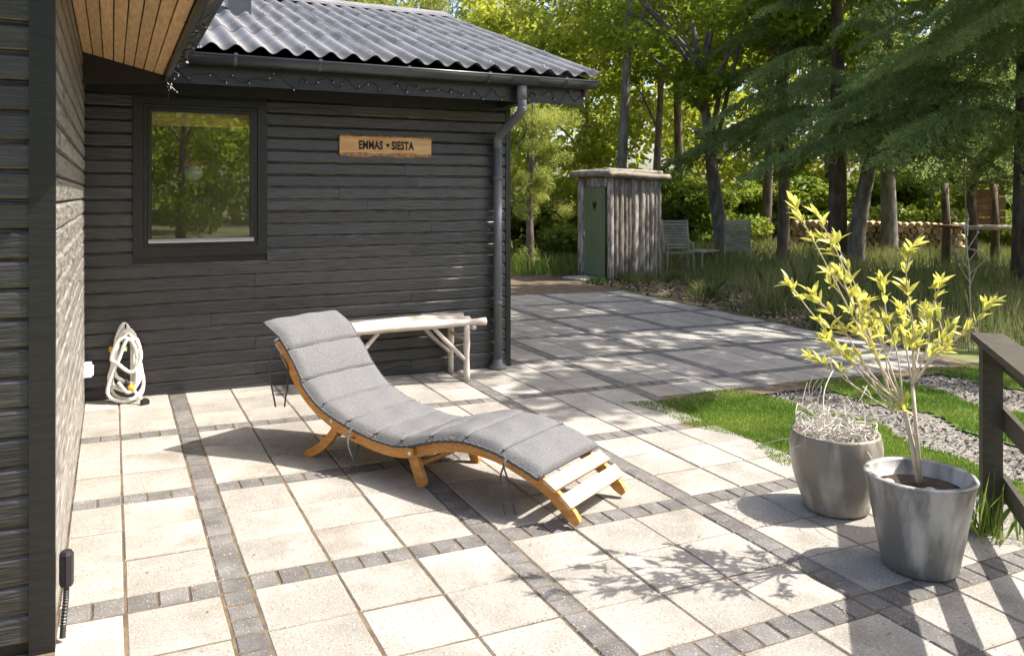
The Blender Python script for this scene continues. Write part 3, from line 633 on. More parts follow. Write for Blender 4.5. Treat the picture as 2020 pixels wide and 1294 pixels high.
for k in range(9):
    a = 2.2+r.uniform(0, 2.2); d = r.uniform(.05, .17); s_ = r.uniform(.014, .026)
    b = MB(); b.lathe([(s_*.1, -s_*.55)]+[(s_*math.cos(q)*1.2, s_*.6*math.sin(q)) for q in (-.9, -.4, 0, .4, .9)]+[(s_*.1, s_*.6)], 10)
    o = tag(b.build('pebble', m_peb, None, True, loc=(p2.x+d*math.cos(a), p2.y+d*math.sin(a), p2.z+H2-.052), rot=(r.uniform(-.3, .3), r.uniform(-.3, .3), r.uniform(0, 3))), 'small pale pebble lying on the soil in the shrub pot', 'pebble', 'pebbles in the pot')
# dead twigs
b = MB(); r = random.Random(3)
for k in range(320):
    a = r.uniform(0, 6.28); d = .18*math.sqrt(r.random()); x, y, z = d*math.cos(a), d*math.sin(a), H1-.05; P_ = [(x, y, z)]; dx, dy = r.uniform(-1, 1), r.uniform(-1, 1); up = r.uniform(.5, 1.55) if k > 5 else 1.6
    n_ = r.randint(4, 6) if k > 14 else 6
    for q in range(n_):
        dx += r.uniform(-.7, .7); dy += r.uniform(-.7, .7); st = .045; up -= r.uniform(.1, .5) if k > 14 else .12
        x += dx*st*.7; y += dy*st*.7; z += up*st; hh_ = math.hypot(x, y)
        if hh_ > .2 and k > 30: x *= .2/hh_; y *= .2/hh_
        z = max(z, H1-.07 if math.hypot(x, y) < .22 else H1-.18); P_.append((x, y, z))
    b.tube(spline(P_, 3), .0023, 4, False)
tw = tag(b.build('dead_twigs', m_twig, None, kind='stuff', loc=p1), 'tangle of dead white curly twigs filling the rounded pot', 'dead plant')
# shrub: stems towards tips read from its outline, leaves each a part
sb = empty('potted_shrub', (p2.x, p2.y, p2.z+H2-.05), 0, 'leggy shrub with yellow green leaves growing in the tapered pot', 'shrub')
BASE = Vector(sb.location); dep = (BASE-CAM).dot(Vector((SY, CY, 0)))
r = random.Random(12)
tips = [(1556, 385), (1600, 400), (1640, 455), (1545, 545), (1590, 570), (1650, 520), (1615, 655), (1605, 705), (1650, 690), (1788, 480), (1742, 545), (1700, 580), (1862, 545), (1885, 630), (1955, 592), (1835, 600), (1725, 640), (1775, 600), (1690, 640), (1800, 665), (1870, 680)]
kn = [at(1782, 800, dep), at(1800, 760, dep), at(1768, 815, dep+.03)]
st = MB(); leafpts = []
def L_(v): return v-BASE
st.tube([L_(BASE-Vector((0, 0, .03))), L_(at(1800, 880, dep)), L_(kn[0])], [.012, .011, .009], 8)
st.tube([L_(BASE+Vector((.012, 0, -.03))), L_(at(1808, 860, dep-.02)), L_(kn[1])], [.010, .009, .008], 8)
for k, (u, v_) in enumerate(tips):
    d_ = dep+r.uniform(-.26, .26); tp = at(u, v_, d_); k0 = kn[1] if u > 1760 else kn[k % 2*2]
    m1 = k0.lerp(tp, .35)+Vector((r.uniform(-.02, .02), r.uniform(-.02, .02), -.02 if u < 1700 else .01)); m2 = k0.lerp(tp, .7)+Vector((r.uniform(-.025, .025), r.uniform(-.02, .02), r.uniform(-.02, .02)))
    P_ = spline([k0, m1, m2, tp], 6); n_ = len(P_)
    st.tube([L_(q) for q in P_], [.0052-.0036*i/(n_-1) for i in range(n_)], 6, False)
    for q in (.99, .9, .78)+((.62, .48) if v_ < 640 else ()): leafpts.append((P_[min(n_-1, int(q*(n_-1)))], (P_[-1]-P_[-3]).normalized(), 5 if q > .95 else 3))
    for q in (.5, .8):
        i = int(q*(n_-1)); a0 = P_[i]; dr = ((P_[min(i+2, n_-1)]-P_[i]).normalized()+Vector((r.uniform(-1, 1), r.uniform(-1, 1), r.uniform(-.2, .7)))*.8).normalized(); e = a0+dr*r.uniform(.05, .11)
        st.tube([L_(a0), L_((a0+e)/2+Vector((0, 0, .006))), L_(e)], [.0028, .0024, .0016], 5, False); leafpts.append((e, dr, 3 if q > .6 else 2))
for q in range(3): leafpts.append((kn[0]+Vector((r.uniform(-.03, .03), r.uniform(-.03, .03), r.uniform(-.01, .05))), Vector((r.uniform(-1, 1), r.uniform(-1, 1), .5)).normalized(), 5))
st.build('stems', m_stem, sb, True)
lm = []
for q in range(3):
    L0 = (.064, .056, .072)[q]; W0 = (.0095, .0105, .009)[q]; v = []; n_ = 6
    for i in range(n_+1):
        t = i/n_; wd = W0*(math.sin(math.pi*min(1, t**.8))**.8 if 0 < t < 1 else .05); bend = (-.012, .01, -.02)[q]*t*t*1.2
        v += [(t*L0, -wd, bend+wd*.35), (t*L0, 0, bend), (t*L0, wd, bend+wd*.35)]
    f = []
    for i in range(n_):
        a = 3*i; f += [[a, a+1, a+4, a+3], [a+1, a+2, a+5, a+4]]
    lm.append(mesh('leaf', v, f, m_leafy, True))
cnt = 0; rest_ = MB()
r.shuffle(leafpts)
for p, d, n_ in leafpts:
    n_ = n_+2
    for q in range(n_):
        dr = (d*.75+Vector((r.uniform(-1, 1), r.uniform(-1, 1), r.uniform(-.5, .9)))*.75).normalized(); cnt += 1
        s_ = r.uniform(.65, 1.3); rt = dr.to_track_quat('X', 'Z').to_matrix() @ Matrix.Rotation(r.uniform(-1, 1), 3, 'X'); lme_ = lm[r.randrange(3)]; pl = L_(p)+dr*.002-d*r.uniform(0, .03)
        if cnt < 300: ob('leaf', lme_, sb, pl, rt.to_euler(), (s_, s_*1.1, s_))
        else:
            s_ *= .85; mt = Matrix.Translation(pl) @ rt.to_4x4() @ Matrix.Scale(s_, 4); rest_.add([mt @ v_.co for v_ in lme_.vertices], [list(q_.vertices) for q_ in lme_.polygons])
ob('small_leaves', mesh('small_leaves', rest_.v, rest_.f, m_leafy, True), sb, kind='stuff')
# ------------------------------------------------------------------ railing on the right
rl = empty('wooden_railing', (3.466, -3.19, gz(3.466, -3.19)), math.radians(-135.6+90), 'dark brown wooden railing with sloping handrail at the right edge', 'railing')
# local -y runs along the railing towards the camera side
rlm = Matrix.Rotation(math.radians(-45.6), 4, 'Z')
for k in range(3):
    y = -1.5*k; b = MB(); b.box(-.045, .045, y-.045, y+.045, -.05, .93); b.build('post', m_rail, rl)
b = MB(); b.box(-.075, .075, -3.2, .085, .93, .965); b.build('handrail', m_rail, rl)
for z in (.80, .50, .16):
    b = MB(); b.box(.046, .072, -3.2, .04, z, z+.11); b.build('rail', m_rail, rl)
# ------------------------------------------------------------------ outhouse
OC = Vector((8.016, 7.355, gz(8, 7.3))); oa = .05
oh = empty('outhouse', OC, oa, 'small rustic bark slab outhouse with green heart door', 'outhouse')
ow, od, ohh = 1.25, 1.15, 2.0
r = random.Random(21)
b = MB(); b.box(.06, ow-.04, .06, od-.04, 0, ohh-.03); b.build('core', m_oldwood, oh)
def slab(x, y, wd, z0, z1, face, nm='bark_slab'):
    b = MB(); n_ = 7; k = 7; v = []
    for i in range(k+1):
        z = z0+(z1-z0)*i/k; off = r.uniform(-.006, .006); ww = wd*r.uniform(.93, 1.06)
        for j in range(n_+1):
            a = math.pi*j/n_; rad = 1+r.uniform(-.07, .07); dx = -math.cos(a)*ww/2*rad+off; dy = -math.sin(a)*min(.055, ww*.36)*rad
            v.append((x+dx, y+dy, z) if face == 'f' else (x+dy, y-dx, z))
    m_ = n_+1; f = [[i*m_+j, i*m_+j+1, (i+1)*m_+j+1, (i+1)*m_+j] for i in range(k) for j in range(n_)]
    f += [list(range(m_)), [k*m_+j for j in range(m_)]]
    b.add(v, f); b.build(nm, m_slab, oh, True)
x = .0
for wd in (.125, .11, .13, .10, .09, .16, .165, .10, .12, .09, .10):
    slab(x+wd/2, .06, wd*1.06, -.05 if r.random() < .6 else .03, ohh-.02, 'f'); x += wd
for y, wd in ((.075, .12), (od-.05, .11), (od-.15, .11)): slab(.055, y, wd, -.05, ohh-.03, 'l')
for k in range(6): slab(.055, .20+k*.11, .115, ohh-.20, ohh-.03, 'l')
x = .03
for k in range(10): slab(ow-.02, .06, .1, 0, ohh, 'f') if k == 0 else None
cu_ = bpy.data.curves.new('d', 'CURVE'); cu_.dimensions = '2D'; cu_.fill_mode = 'BOTH'; cu_.extrude = .018
def poly(pts):
    s_ = cu_.splines.new('POLY'); s_.points.add(len(pts)-1); s_.use_cyclic_u = True
    for q, p in zip(s_.points, pts): q.co = (p[0], p[1], 0, 1)
DW, DH = .72, 1.72
poly([(0, 0), (DW, 0), (DW, DH), (0, DH)]); poly([(DW*.5+.075*math.sin(a)**3, 1.36+.0075*(13*math.cos(a)-5*math.cos(2*a)-2*math.cos(3*a)-math.cos(4*a))) for a in [2*math.pi*k/28 for k in range(28)]])
to = bpy.data.objects.new('d', cu_); col.objects.link(to); bpy.context.view_layer.update(); dme = bpy.data.meshes.new_from_object(to); bpy.data.objects.remove(to)
dme.materials.clear(); dme.materials.append(m_door); dme.name = 'door'
door = ob('door', dme, oh, (.015, .15+DW, .07), (math.pi/2, 0, -math.pi/2))
b = MB()
for k in range(1, 8): b.box(DW*k/8-.0035, DW*k/8+.0035, 0, DH, .0185, .0215) if False else None
for k in range(8):
    x0 = DW*k/8+.003; x1 = DW*(k+1)/8-.003
    if 2 <= k <= 5:
        b.box(x0, x1, 0, 1.24, .0182, .025); b.box(x0, x1, 1.48, DH, .0182, .025)
    else: b.box(x0, x1, 0, DH, .0182, .025)
b.build('door_board', m_door, door)
for z in (.20, 1.5):
    b = MB(); b.box(DW-.40, DW-.0, z, z+.045, .0255, .031); b.build('hinge', m_door, door)
b = MB(); b.box(.03, .06, .74, .86, .0255, .045); b.tube([(.045, .80, .04), (.045, .80, .075), (.11, .80, .08)], .009, 6); b.build('handle', m_alu, door)
b = MB(); b.box(.03, ow-.0, .03, od, ohh-.03, ohh+.06); rf = b.build('roof', m_oldwood, oh)
def olog(P_, rad, seed):
    rr = random.Random(seed); P_ = spline([Vector(p)+Vector((rr.uniform(-.012, .012), rr.uniform(-.012, .012), rr.uniform(-.012, .012))) for p in P_], 3); b = MB(); b.tube(P_, [rad*rr.uniform(.92, 1.08) for _ in P_], 12); b.build('roof_log', m_log, rf, True)
olog([(-.10, -.02, ohh+.04), (.4, -.03, ohh+.035), (.9, -.03, ohh+.015), (1.45, -.02, ohh-.005)], .065, 1)
olog([(-.06, -.12, ohh+.06), (-.06, .4, ohh+.065), (-.05, 1.25, ohh+.06)], .068, 2)
for k in range(1, 7): olog([(-.02, k*.17, ohh+.10), (.7, k*.17, ohh+.085), (1.4, k*.17, ohh+.06)], .06, 4+k)
b = MB(); b.box(-.55, -.02, .1, .8, -.01, .05, .01); b.build('door_step', m_greywood, oh)
# ------------------------------------------------------------------ trees
def unit(n, r): v = r.normal(size=(n, 3)); return v/np.linalg.norm(v, axis=1)[:, None]
def leafquads(C_, r, s0, s1, asp=.55, up=.5):
    n = len(C_); d = unit(n, r); nn = unit(n, r); nn[:, 2] += up; nn /= np.linalg.norm(nn, axis=1)[:, None]
    a = d-(d*nn).sum(1)[:, None]*nn; a /= np.linalg.norm(a, axis=1)[:, None]+1e-9; b_ = np.cross(nn, a); s = r.uniform(s0, s1, n)[:, None]
    A, B = a*s, b_*s*asp
    return np.stack([C_-A, C_+B*.9-A*.1, C_+A, C_-B*.9-A*.1], 1).reshape(-1, 3)
def crown(name, mat, n, rad, hgt, clumps, seed, s0=.07, s1=.13, asp=.55, cr=(.45, .9), shell=.55):
    r = np.random.default_rng(seed); u = unit(clumps, r)*(shell+(1-shell)*r.random((clumps, 1)))
    cc = u*np.array([rad, rad, hgt]); cr_ = r.uniform(cr[0], cr[1], clumps)
    k = r.integers(0, clumps, n); g = r.normal(size=(n, 3)); g /= np.linalg.norm(g, axis=1)[:, None]; g *= (r.random((n, 1))**.45)
    C_ = cc[k]+g*cr_[k][:, None]*np.array([1, 1, .62])
    return npmesh(name, leafquads(C_, r, s0, s1, asp), 4, mat), cc
crA, ccA = crown('crown', m_oak, 8000, 2.6, 2.9, 46, 1, .06, .12)
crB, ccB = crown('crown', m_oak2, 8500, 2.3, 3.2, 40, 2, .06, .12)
crP, ccP = crown('crown', m_pine, 17000, 2.2, 2.6, 34, 3, .07, .15, .16, (.4, .8), .4)
crD, ccD = crown('crown', m_dark, 12000, 1.3, 1.0, 22, 4, .05, .10, .5, (.35, .6))
crL, ccL = crown('crown', m_pine, 15000, 1.2, 2.3, 46, 9, .035, .085, .12, (.15, .42), .25)
crS, ccS = crown('crown', m_oak, 7500, 2.9, 2.0, 30, 6, .08, .14, .6, (.5, .95))
def tree(name, label, base, h, trunk_r, crme, cc, cz, csc, mat=m_bark, lean=(0, 0), group='trees of the wood behind the patio', limbs=9, seed=0, cat='tree', cxy=(0, 0), wig=.12):
    e = empty(name, base, 0, label, cat, group); r = random.Random(seed)
    P_ = [Vector((lean[0]*t+wig*math.sin(t*5+seed)*t, lean[1]*t+wig*math.cos(t*4+seed)*t, h*t-.1*(1-t))) for t in (0, .15, .35, .55, .75, 1)]
    b = MB(); sp_ = spline(P_, 3); k = len(sp_); b.tube(sp_, [trunk_r*(1.25 if i == 0 else 1)*(1-.72*i/(k-1)) for i in range(k)], 10)
    sc = Vector(csc); cp = Vector((lean[0]+cxy[0], lean[1]+cxy[1], cz))
    for q in range(limbs):
        c = cc[(q*3) % len(cc)]; tgt = cp+Vector((c[0]*sc.x, c[1]*sc.y, c[2]*sc.z)); a = sp_[int(k*r.uniform(.45, .9))]
        b.tube(spline([a, a.lerp(tgt, .5)+Vector((0, 0, .15)), tgt], 3), [trunk_r*.32*(1-.8*i/6) for i in range(7)], 6, False)
    b.build('trunk', mat, e, True)
    ob('crown', crme, e, cp, (0, 0, r.uniform(0, 6.28)), csc); return e
def gp_(u, d): p = gat(u, d); return (p.x, p.y, p.z-.03)
tree('pine_tree', 'tall slender pine with bare grey trunk rising behind the outhouse', gp_(1216, 21), 11, .17, crP, ccP, 9.6, (1.1, 1.1, .9), m_bark2, (.55, -.2), limbs=6, seed=1, wig=.02)
oak = tree('oak_tree', 'crooked oak with forked trunk carrying two bird boxes', gp_(1432, 21.5), 6.2, .24, crA, ccA, 6.6, (1.15, 1.15, .9), m_bark2, (-.9, .3), limbs=12, seed=5)
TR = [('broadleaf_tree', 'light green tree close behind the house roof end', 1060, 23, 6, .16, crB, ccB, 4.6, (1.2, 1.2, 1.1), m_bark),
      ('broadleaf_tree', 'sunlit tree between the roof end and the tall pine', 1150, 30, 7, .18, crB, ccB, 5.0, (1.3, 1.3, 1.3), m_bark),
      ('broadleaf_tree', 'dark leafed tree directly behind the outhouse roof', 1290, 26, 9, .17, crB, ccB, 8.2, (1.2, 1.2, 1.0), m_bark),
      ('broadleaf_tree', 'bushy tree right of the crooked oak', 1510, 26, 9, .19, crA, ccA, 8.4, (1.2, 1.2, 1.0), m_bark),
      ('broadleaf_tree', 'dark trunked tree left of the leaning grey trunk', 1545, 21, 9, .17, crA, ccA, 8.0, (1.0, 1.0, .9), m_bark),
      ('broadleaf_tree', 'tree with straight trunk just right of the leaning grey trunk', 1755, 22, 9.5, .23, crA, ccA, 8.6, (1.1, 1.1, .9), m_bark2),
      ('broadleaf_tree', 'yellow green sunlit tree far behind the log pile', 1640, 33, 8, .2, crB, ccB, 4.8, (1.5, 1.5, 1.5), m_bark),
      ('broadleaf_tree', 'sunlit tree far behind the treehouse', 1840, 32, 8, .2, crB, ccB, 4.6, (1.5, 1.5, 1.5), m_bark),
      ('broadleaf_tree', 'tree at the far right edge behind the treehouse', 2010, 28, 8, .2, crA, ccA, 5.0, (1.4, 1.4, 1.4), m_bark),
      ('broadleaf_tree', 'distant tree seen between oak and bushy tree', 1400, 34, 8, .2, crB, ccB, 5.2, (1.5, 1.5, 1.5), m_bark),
      ('pine_tree', 'yellowish pine peeking above the middle of the roof ridge', 700, 24, 9, .2, crP, ccP, 6.2, (1.3, 1.3, 1.3), m_bark),
      ('pine_tree', 'pale pine towering above the roof end', 985, 30, 11, .22, crP, ccP, 8.5, (1.5, 1.5, 1.7), m_bark),
      ('pine_tree', 'tall pine at the top right of the tall bare trunk', 1345, 30, 12, .22, crP, ccP, 9.2, (1.5, 1.5, 1.7), m_bark),
      ('pine_tree', 'low sunlit pine beside the downpipe behind the house corner', 1048, 17, 4, .1, crL, ccL, 2.4, (.85, .85, 1.0), m_bark),
      ('pine_tree', 'pine above the roof flue at the top left', 560, 30, 10, .2, crP, ccP, 7.4, (1.5, 1.5, 1.4), m_bark)]
for k, (nm, lb_, u, d, h, tr, cm, cc, cz, cs, bm_) in enumerate(TR): tree(nm, lb_, gp_(u, d), h, tr, cm, cc, cz, cs, bm_, seed=10+k, lean=(.3*math.sin(k), .3*math.cos(k)))
lt = empty('leaning_tree', gp_(1688, 18.5), 0, 'leaning bare grey trunk rising right of the yellow shrub top', 'tree', 'trees of the wood behind the patio')
b = MB(); b.tube(spline([(0, 0, -.1), (.05, -.02, .9), (.28, -.1, 2.2), (.62, -.2, 3.6), (.8, -.3, 6)], 4), [.20, .19, .185, .18, .175, .17, .17, .16, .16, .15, .15, .14, .14, .13, .12, .1, .08], 12); b.build('trunk', m_bark2, lt, True)
ob('crown', crS, lt, (.8, -.3, 6.6))
# shading tree outside the frame to the right, and trees behind the camera that the window mirrors
tree('oak_tree', 'spreading oak off to the right shading the far patio', (11.3, -1.6, gz(9, -1.6)-.03), 6.3, .22, crS, ccS, 7.2, (1.12, 1.12, .9), m_bark2, (-1.6, 1.6), None, 10, 60)
tree('oak_tree', 'second spreading oak off to the right by the treehouse', (14.6, 1.2, gz(9, 1.2)-.03), 7, .24, crS, ccS, 8.0, (1.25, 1.25, 1.0), m_bark2, (-1.2, 1.6), None, 10, 61)
for k, (x, y, cm, cc, s_) in enumerate(((1.4, -19, crA, ccA, 1.2), (-3.2, -22, crB, ccB, 1.4), (5.6, -24, crP, ccP, 1.5), (-.8, -29, crA, ccA, 1.7), (9.5, -27, crA, ccA, 1.6), (3.0, -34, crP, ccP, 1.9))):
    tree('garden_tree', ['rounded tree', 'light green tree', 'loose pine', 'large far tree', 'wide tree', 'tall far pine'][k]+' standing behind the photographer, mirrored in the window', (x, y, gz(x, y)-.03), 5*s_, .17, cm, cc, 3.4*s_, (s_, s_, s_), m_bark, seed=80+k, group='trees behind the photographer')
# big spruce with drooping branches
def sprucebranch(seed, L=3.6):
    r = np.random.default_rng(seed); Q = []
    n = 46
    for i in range(n):
        t = .12+.88*i/n; bx = np.array([L*t, 0, .10*L*math.sin(t*2.2)-.34*L*t*t])
        for sgn in (-1, 1):
            ln = (1-t)*1.15+.30; a = .75+r.uniform(-.2, .2); dr = np.array([math.cos(a), sgn*math.sin(a), -.22-r.uniform(0, .25)]); m = int(ln/.035)
            for q in range(m):
                s = (q+.5)/m*ln; c = bx+dr*s+np.array([0, 0, -.25*s*s])+r.normal(size=3)*.012
                for z in range(2):
                    side = r.normal(size=3)*.6+dr*.9+np.array([0, 0, -.25 if z else .1]); side /= np.linalg.norm(side); l = r.uniform(.055, .10); up = np.cross(side, r.normal(size=3)); up /= np.linalg.norm(up); wv = up*.011
                    Q.append(np.stack([c-wv, c+wv, c+side*l+wv*.5, c+side*l-wv*.5]))
    return npmesh('branch', np.concatenate(Q), 4, m_spruce)
sbm = [sprucebranch(s_) for s_ in (1, 2, 3)]
def spruce(base, label, h, n, zmin, rmax, seed, tr=.3):
    e = empty('spruce_tree', base, 0, label, 'tree', 'spruces with drooping branches'); r = random.Random(seed)
    b = MB(); b.tube([(0, 0, -.1), (.02, 0, h*.3), (0, .03, h*.7), (0, 0, h)], [tr*1.15, tr*.9, tr*.5, .03], 12); b.build('trunk', m_bark, e, True)
    for k in range(n):
        t = (k+.5)/n; z = zmin+(h*.97-zmin)*t**1.15; s_ = rmax/3.6*max(.14, (1-t**1.1))*r.uniform(.85, 1.1); a = k*2.39996+r.uniform(-.3, .3)
        ob('branch', sbm[k % 3], e, (0, 0, z), (r.uniform(-.15, .15), r.uniform(-.1, .12), a), (s_, s_*r.uniform(.8, 1.05), s_*r.uniform(.8, 1.2)))
    return e
g_ = gat(2035, 15.2); spruce((g_.x, g_.y, g_.z-.05), 'big blue green spruce with thick trunk at the right edge', 11.5, 66, 2.75, 5.0, 1)
g_ = gat(1700, 17.5); spruce((g_.x+.6, g_.y+1.2, g_.z-.05), 'spruce whose drooping branches hang above the yellow shrub', 11.5, 62, 3.2, 4.3, 2, .2)
g_ = gat(2150, 12.5); spruce((g_.x, g_.y, g_.z-.05), 'nearest spruce reaching in from the right top corner', 10, 40, 4.2, 3.3, 3, .24)
# undergrowth
SH = [(1015, 24), (1080, 26), (1135, 29), (1050, 20), (1250, 30), (1345, 27), (1395, 25), (1480, 28), (1530, 31), (1590, 27), (1640, 29), (1710, 31), (1790, 28), (1850, 27), (1920, 30), (1985, 25), (1120, 33), (1300, 34), (1420, 32), (1570, 35), (1750, 35), (1890, 34), (2030, 31)]
SL_ = ['nearest the downpipe', 'above the low firewood stack', 'behind the outhouse left edge', 'just right of the house corner', 'peeking over the outhouse roof', 'behind the left deck chair', 'left of the forked oak', 'right of the forked oak', 'between oak and bushy tree', 'behind the yellow shrub top', 'left of the leaning trunk', 'right of the leaning trunk', 'right of the straight trunk', 'left of the treehouse', 'behind the treehouse posts', 'at the spruce trunk', 'far back left of the outhouse', 'far back behind the outhouse roof log', 'far back behind the oak trunk', 'far back above the log pile left end', 'far back above the log pile middle', 'far back left of the treehouse', 'at the far right edge']
lab = ['beside the house corner', 'left of the outhouse', 'behind the outhouse', 'behind the deck chairs', 'behind the log pile', 'behind the treehouse']
for k, (u, d) in enumerate(SH):
    p = gp_(u, d); e = empty('shrub', p, 0, 'low leafy undergrowth shrub '+SL_[k], 'shrub', 'undergrowth shrubs at the edge of the wood')
    s_ = random.uniform(.9, 1.5); ob('foliage', crD, e, (0, 0, .85*s_), (0, 0, random.uniform(0, 6)), (s_*1.2, s_*1.2, s_))
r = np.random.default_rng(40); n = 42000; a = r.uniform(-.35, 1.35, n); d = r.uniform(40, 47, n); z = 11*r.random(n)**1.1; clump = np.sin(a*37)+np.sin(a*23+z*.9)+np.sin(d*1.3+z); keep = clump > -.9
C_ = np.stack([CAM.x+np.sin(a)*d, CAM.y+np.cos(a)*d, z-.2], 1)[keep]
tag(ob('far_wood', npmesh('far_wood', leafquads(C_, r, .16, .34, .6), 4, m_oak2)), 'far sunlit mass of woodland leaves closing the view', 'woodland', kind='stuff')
r = np.random.default_rng(41); n = 26000; a = r.uniform(math.pi-.75, math.pi+.6, n); d = r.uniform(38, 50, n); z = 12*r.random(n)
C_ = np.stack([CAM.x+np.sin(a)*d, CAM.y+np.cos(a)*d, z-.2], 1)
tag(ob('far_wood', npmesh('far_wood', leafquads(C_, r, .2, .42, .6), 4, m_oak)), 'woodland edge behind the photographer, mirrored in the window', 'woodland', kind='stuff')
# ------------------------------------------------------------------ meadow, mulch, tufts
def s_meadow(r):
    x, y = r.uniform(6.5, 22), r.uniform(-2, 20)
    if x < 7.6 and y < 9.0: return None
    if 7.4 < x < 9.6 and 2.0 < y < 8.6 and r.random() < (.985 if not (7.7 < x < 9.5 and y > 7.1) else 1): return None
    if y < .2 and x < 8: return None
    if math.sin(x*1.7+y*.6)+math.sin(y*1.9-x*.5) < -.9: return None
    return (x, y)
tag(ob('meadow_grass', npmesh('meadow_grass', blades(60000, s_meadow, .10, .48, .006, .55, 5), 5, m_meadow)), 'long unmown meadow grass between patio and wood', 'grass', kind='stuff')
def s_back(r):
    x, y = r.uniform(-2, 8.5), r.uniform(8.75, 19)
    return (x, y) if x > 1.5 else None
tag(ob('rough_grass', npmesh('rough_grass', blades(22000, s_back, .12, .45, .007, .5, 6), 5, m_grass)), 'rough green grass beyond the end of the patio by the house', 'grass', kind='stuff')
r = np.random.default_rng(9); n = 5200
xy = np.stack([r.uniform(7.4, 10.2, n), r.uniform(.3, 7.2, n)], 1); C_ = np.stack([xy[:, 0], xy[:, 1], np.array([gz(*q) for q in xy])+.006+r.random(n)*.03], 1)
tag(ob('bark_mulch', npmesh('bark_mulch', leafquads(C_, r, .02, .055, .5, 1.6), 4, m_mulch)), 'scattered bark chips on the bare ground in front of the outhouse', 'bark chips', kind='stuff')
r = np.random.default_rng(19); n = 6000; xy = np.stack([np.where(r.random(n) < .5, r.normal(4.72, .2, n), r.normal(6.3, .22, n)), r.uniform(-4.5, -.35, n)], 1); C_ = np.stack([xy[:, 0], xy[:, 1], np.array([gz(*q) for q in xy])-.018+r.random(n)*.012], 1)
tag(ob('gravel_stones', npmesh('gravel_stones', leafquads(C_, r, .006, .02, .8, 1.2), 4, m_stone)), 'loose grey gravel stones in the two wheel tracks', 'gravel', kind='stuff')
def tuft(name, label, c, n, rad, h0, h1, mat, seed, lean=.8, cat='plant', group=None):
    r = np.random.default_rng(seed); cx, cy = c
    V = blades(n, lambda q: (cx+q.normal()*rad, cy+q.normal()*rad), h0, h1, .005, lean, seed)
    z = gz(cx, cy); V = V-np.array([cx, cy, z]); tag(ob(name, npmesh(name, V, 5, mat), None, (cx, cy, z)), label, cat, group)
tuft('grass_tuft', 'tuft of long grass at the foot of the railing post', (3.36, -3.22), 70, .07, .12, .34, m_grass, 1)
for k, (x, y, lb_) in enumerate(((8.35, 7.1, 'left of'), (8.65, 7.05, 'below the middle of'), (9.3, 7.0, 'right of'))): tuft('grass_tuft', 'short grass tuft growing %s the outhouse bark wall' % lb_, (x, y), 260, .12, .08, .26, m_meadow, 3+k)
tuft('weed', 'low leafy green weed beside the outhouse step', (7.65, 7.25), 420, .10, .05, .14, m_weed, 7); bpy.data.objects['weed']['kind'] = 'stuff'
for k, (x, y, lb_) in enumerate(((8.1, 4.6, 'nearest the outhouse'), (8.0, 3.1, 'in the middle of the bark bed'), (7.7, 1.7, 'nearest the lawn'))): tuft('tall_grass', 'arching tall grass clump '+lb_+' along the patio edge', (x, y), 320, .15, .2, (.4, .75, .6)[k], m_meadow, 11+k, 1.0)
tuft('tall_grass', 'big dry straw coloured grass clump right of the bark bed', (9.0, 3.4), 700, .28, .3, .95, m_meadow, 15, .8)
th = empty('thistle', gp_(1915, 11.5), 0, 'tall dry thistle with branching stems in front of the treehouse', 'plant'); r = random.Random(3)
heads = []; b = MB(); b2 = MB(); b.tube([(0, 0, 0), (-.03, 0, .7), (-.12, .02, 1.35)], [.012, .01, .006], 6)
for k in range(10):
    z = .45+.09*k; s_ = (-1)**k; e = Vector((-.03-.06*k*.15+s_*r.uniform(.12, .25), r.uniform(-.15, .15), z+.22)); b.tube([(-.02-.06*(z/1.35), 0, z), tuple(e)], [.006, .003], 5); heads.append(e)
b.build('stems', m_stem, th); b2.lathe([(.004, -.02), (.018, 0), (.016, .02), (.006, .035)], 8); hm = fix(mesh('flower_head', b2.v, b2.f, M('thistle_head', (.30, .24, .26), (.42, .36, .36), 20, .8)))
for e in heads: ob('flower_head', hm, th, e)
# ------------------------------------------------------------------ log piles, treehouse, swing, bird boxes, chairs
lme = None
def logpile(label, A, B, rows, rad, seed):
    global lme
    A, B = Vector(A), Vector(B); e = empty('log_pile', A, math.atan2(B.y-A.y, B.x-A.x), label, 'log pile', 'stacked firewood walls'); L = (B-A).length; r = random.Random(seed)
    if lme is None:
        bb = MB(); bb.lathe([(.01, -.25), (.95, -.25), (1, -.24), (1, .24), (.95, .25), (.01, .25)], 9); lme = fix(mesh('log', bb.v, bb.f, m_cut)); 
    for k in range(rows):
        n = int(L/(2*rad)); 
        for i in range(n):
            s_ = rad*r.uniform(.75, 1.08); ob('log', lme, e, ((i+.5+.5*(k % 2))*2*rad+r.uniform(-.01, .01), r.uniform(-.06, .06), rad+k*rad*1.75+r.uniform(-.012, .012)), (math.pi/2+r.uniform(-.04, .04), 0, r.uniform(-.05, .05)), (s_, s_, 1))
pA, pB = gat(1560, 24), gat(1905, 21.5); logpile('long firewood stack behind the yellow shrub', pA, pB, 6, .085, 1)
pA, pB = gat(985, 27), gat(1130, 27); logpile('low firewood stack left of the outhouse', pA, pB, 3, .10, 2)
tp = gat(1945, 18.5); th_ = empty('treehouse', tp, -.45, 'small brown plank treehouse platform by the spruce trunk', 'treehouse')
for x, y in ((-.55, -.4), (.6, -.4), (-.55, .7), (.6, .7)):
    b = MB(); b.tube([(x, y, -.05), (x+.03, y, 1.0), (x-.02, y, 1.95)], [.10, .09, .085], 9); b.build('post', m_bark, th_, True)
for k in range(6):
    b = MB(); b.box(-.8, .85, -.55+k*.23, -.34+k*.23, .92, .98); b.build('deck_board', m_oldwood, th_)
b = MB(); b.tube([(-.85, -.56, .95), (0, -.57, .96), (.85, -.56, .94)], .055, 9); b.build('edge_log', m_greywood, th_, True)
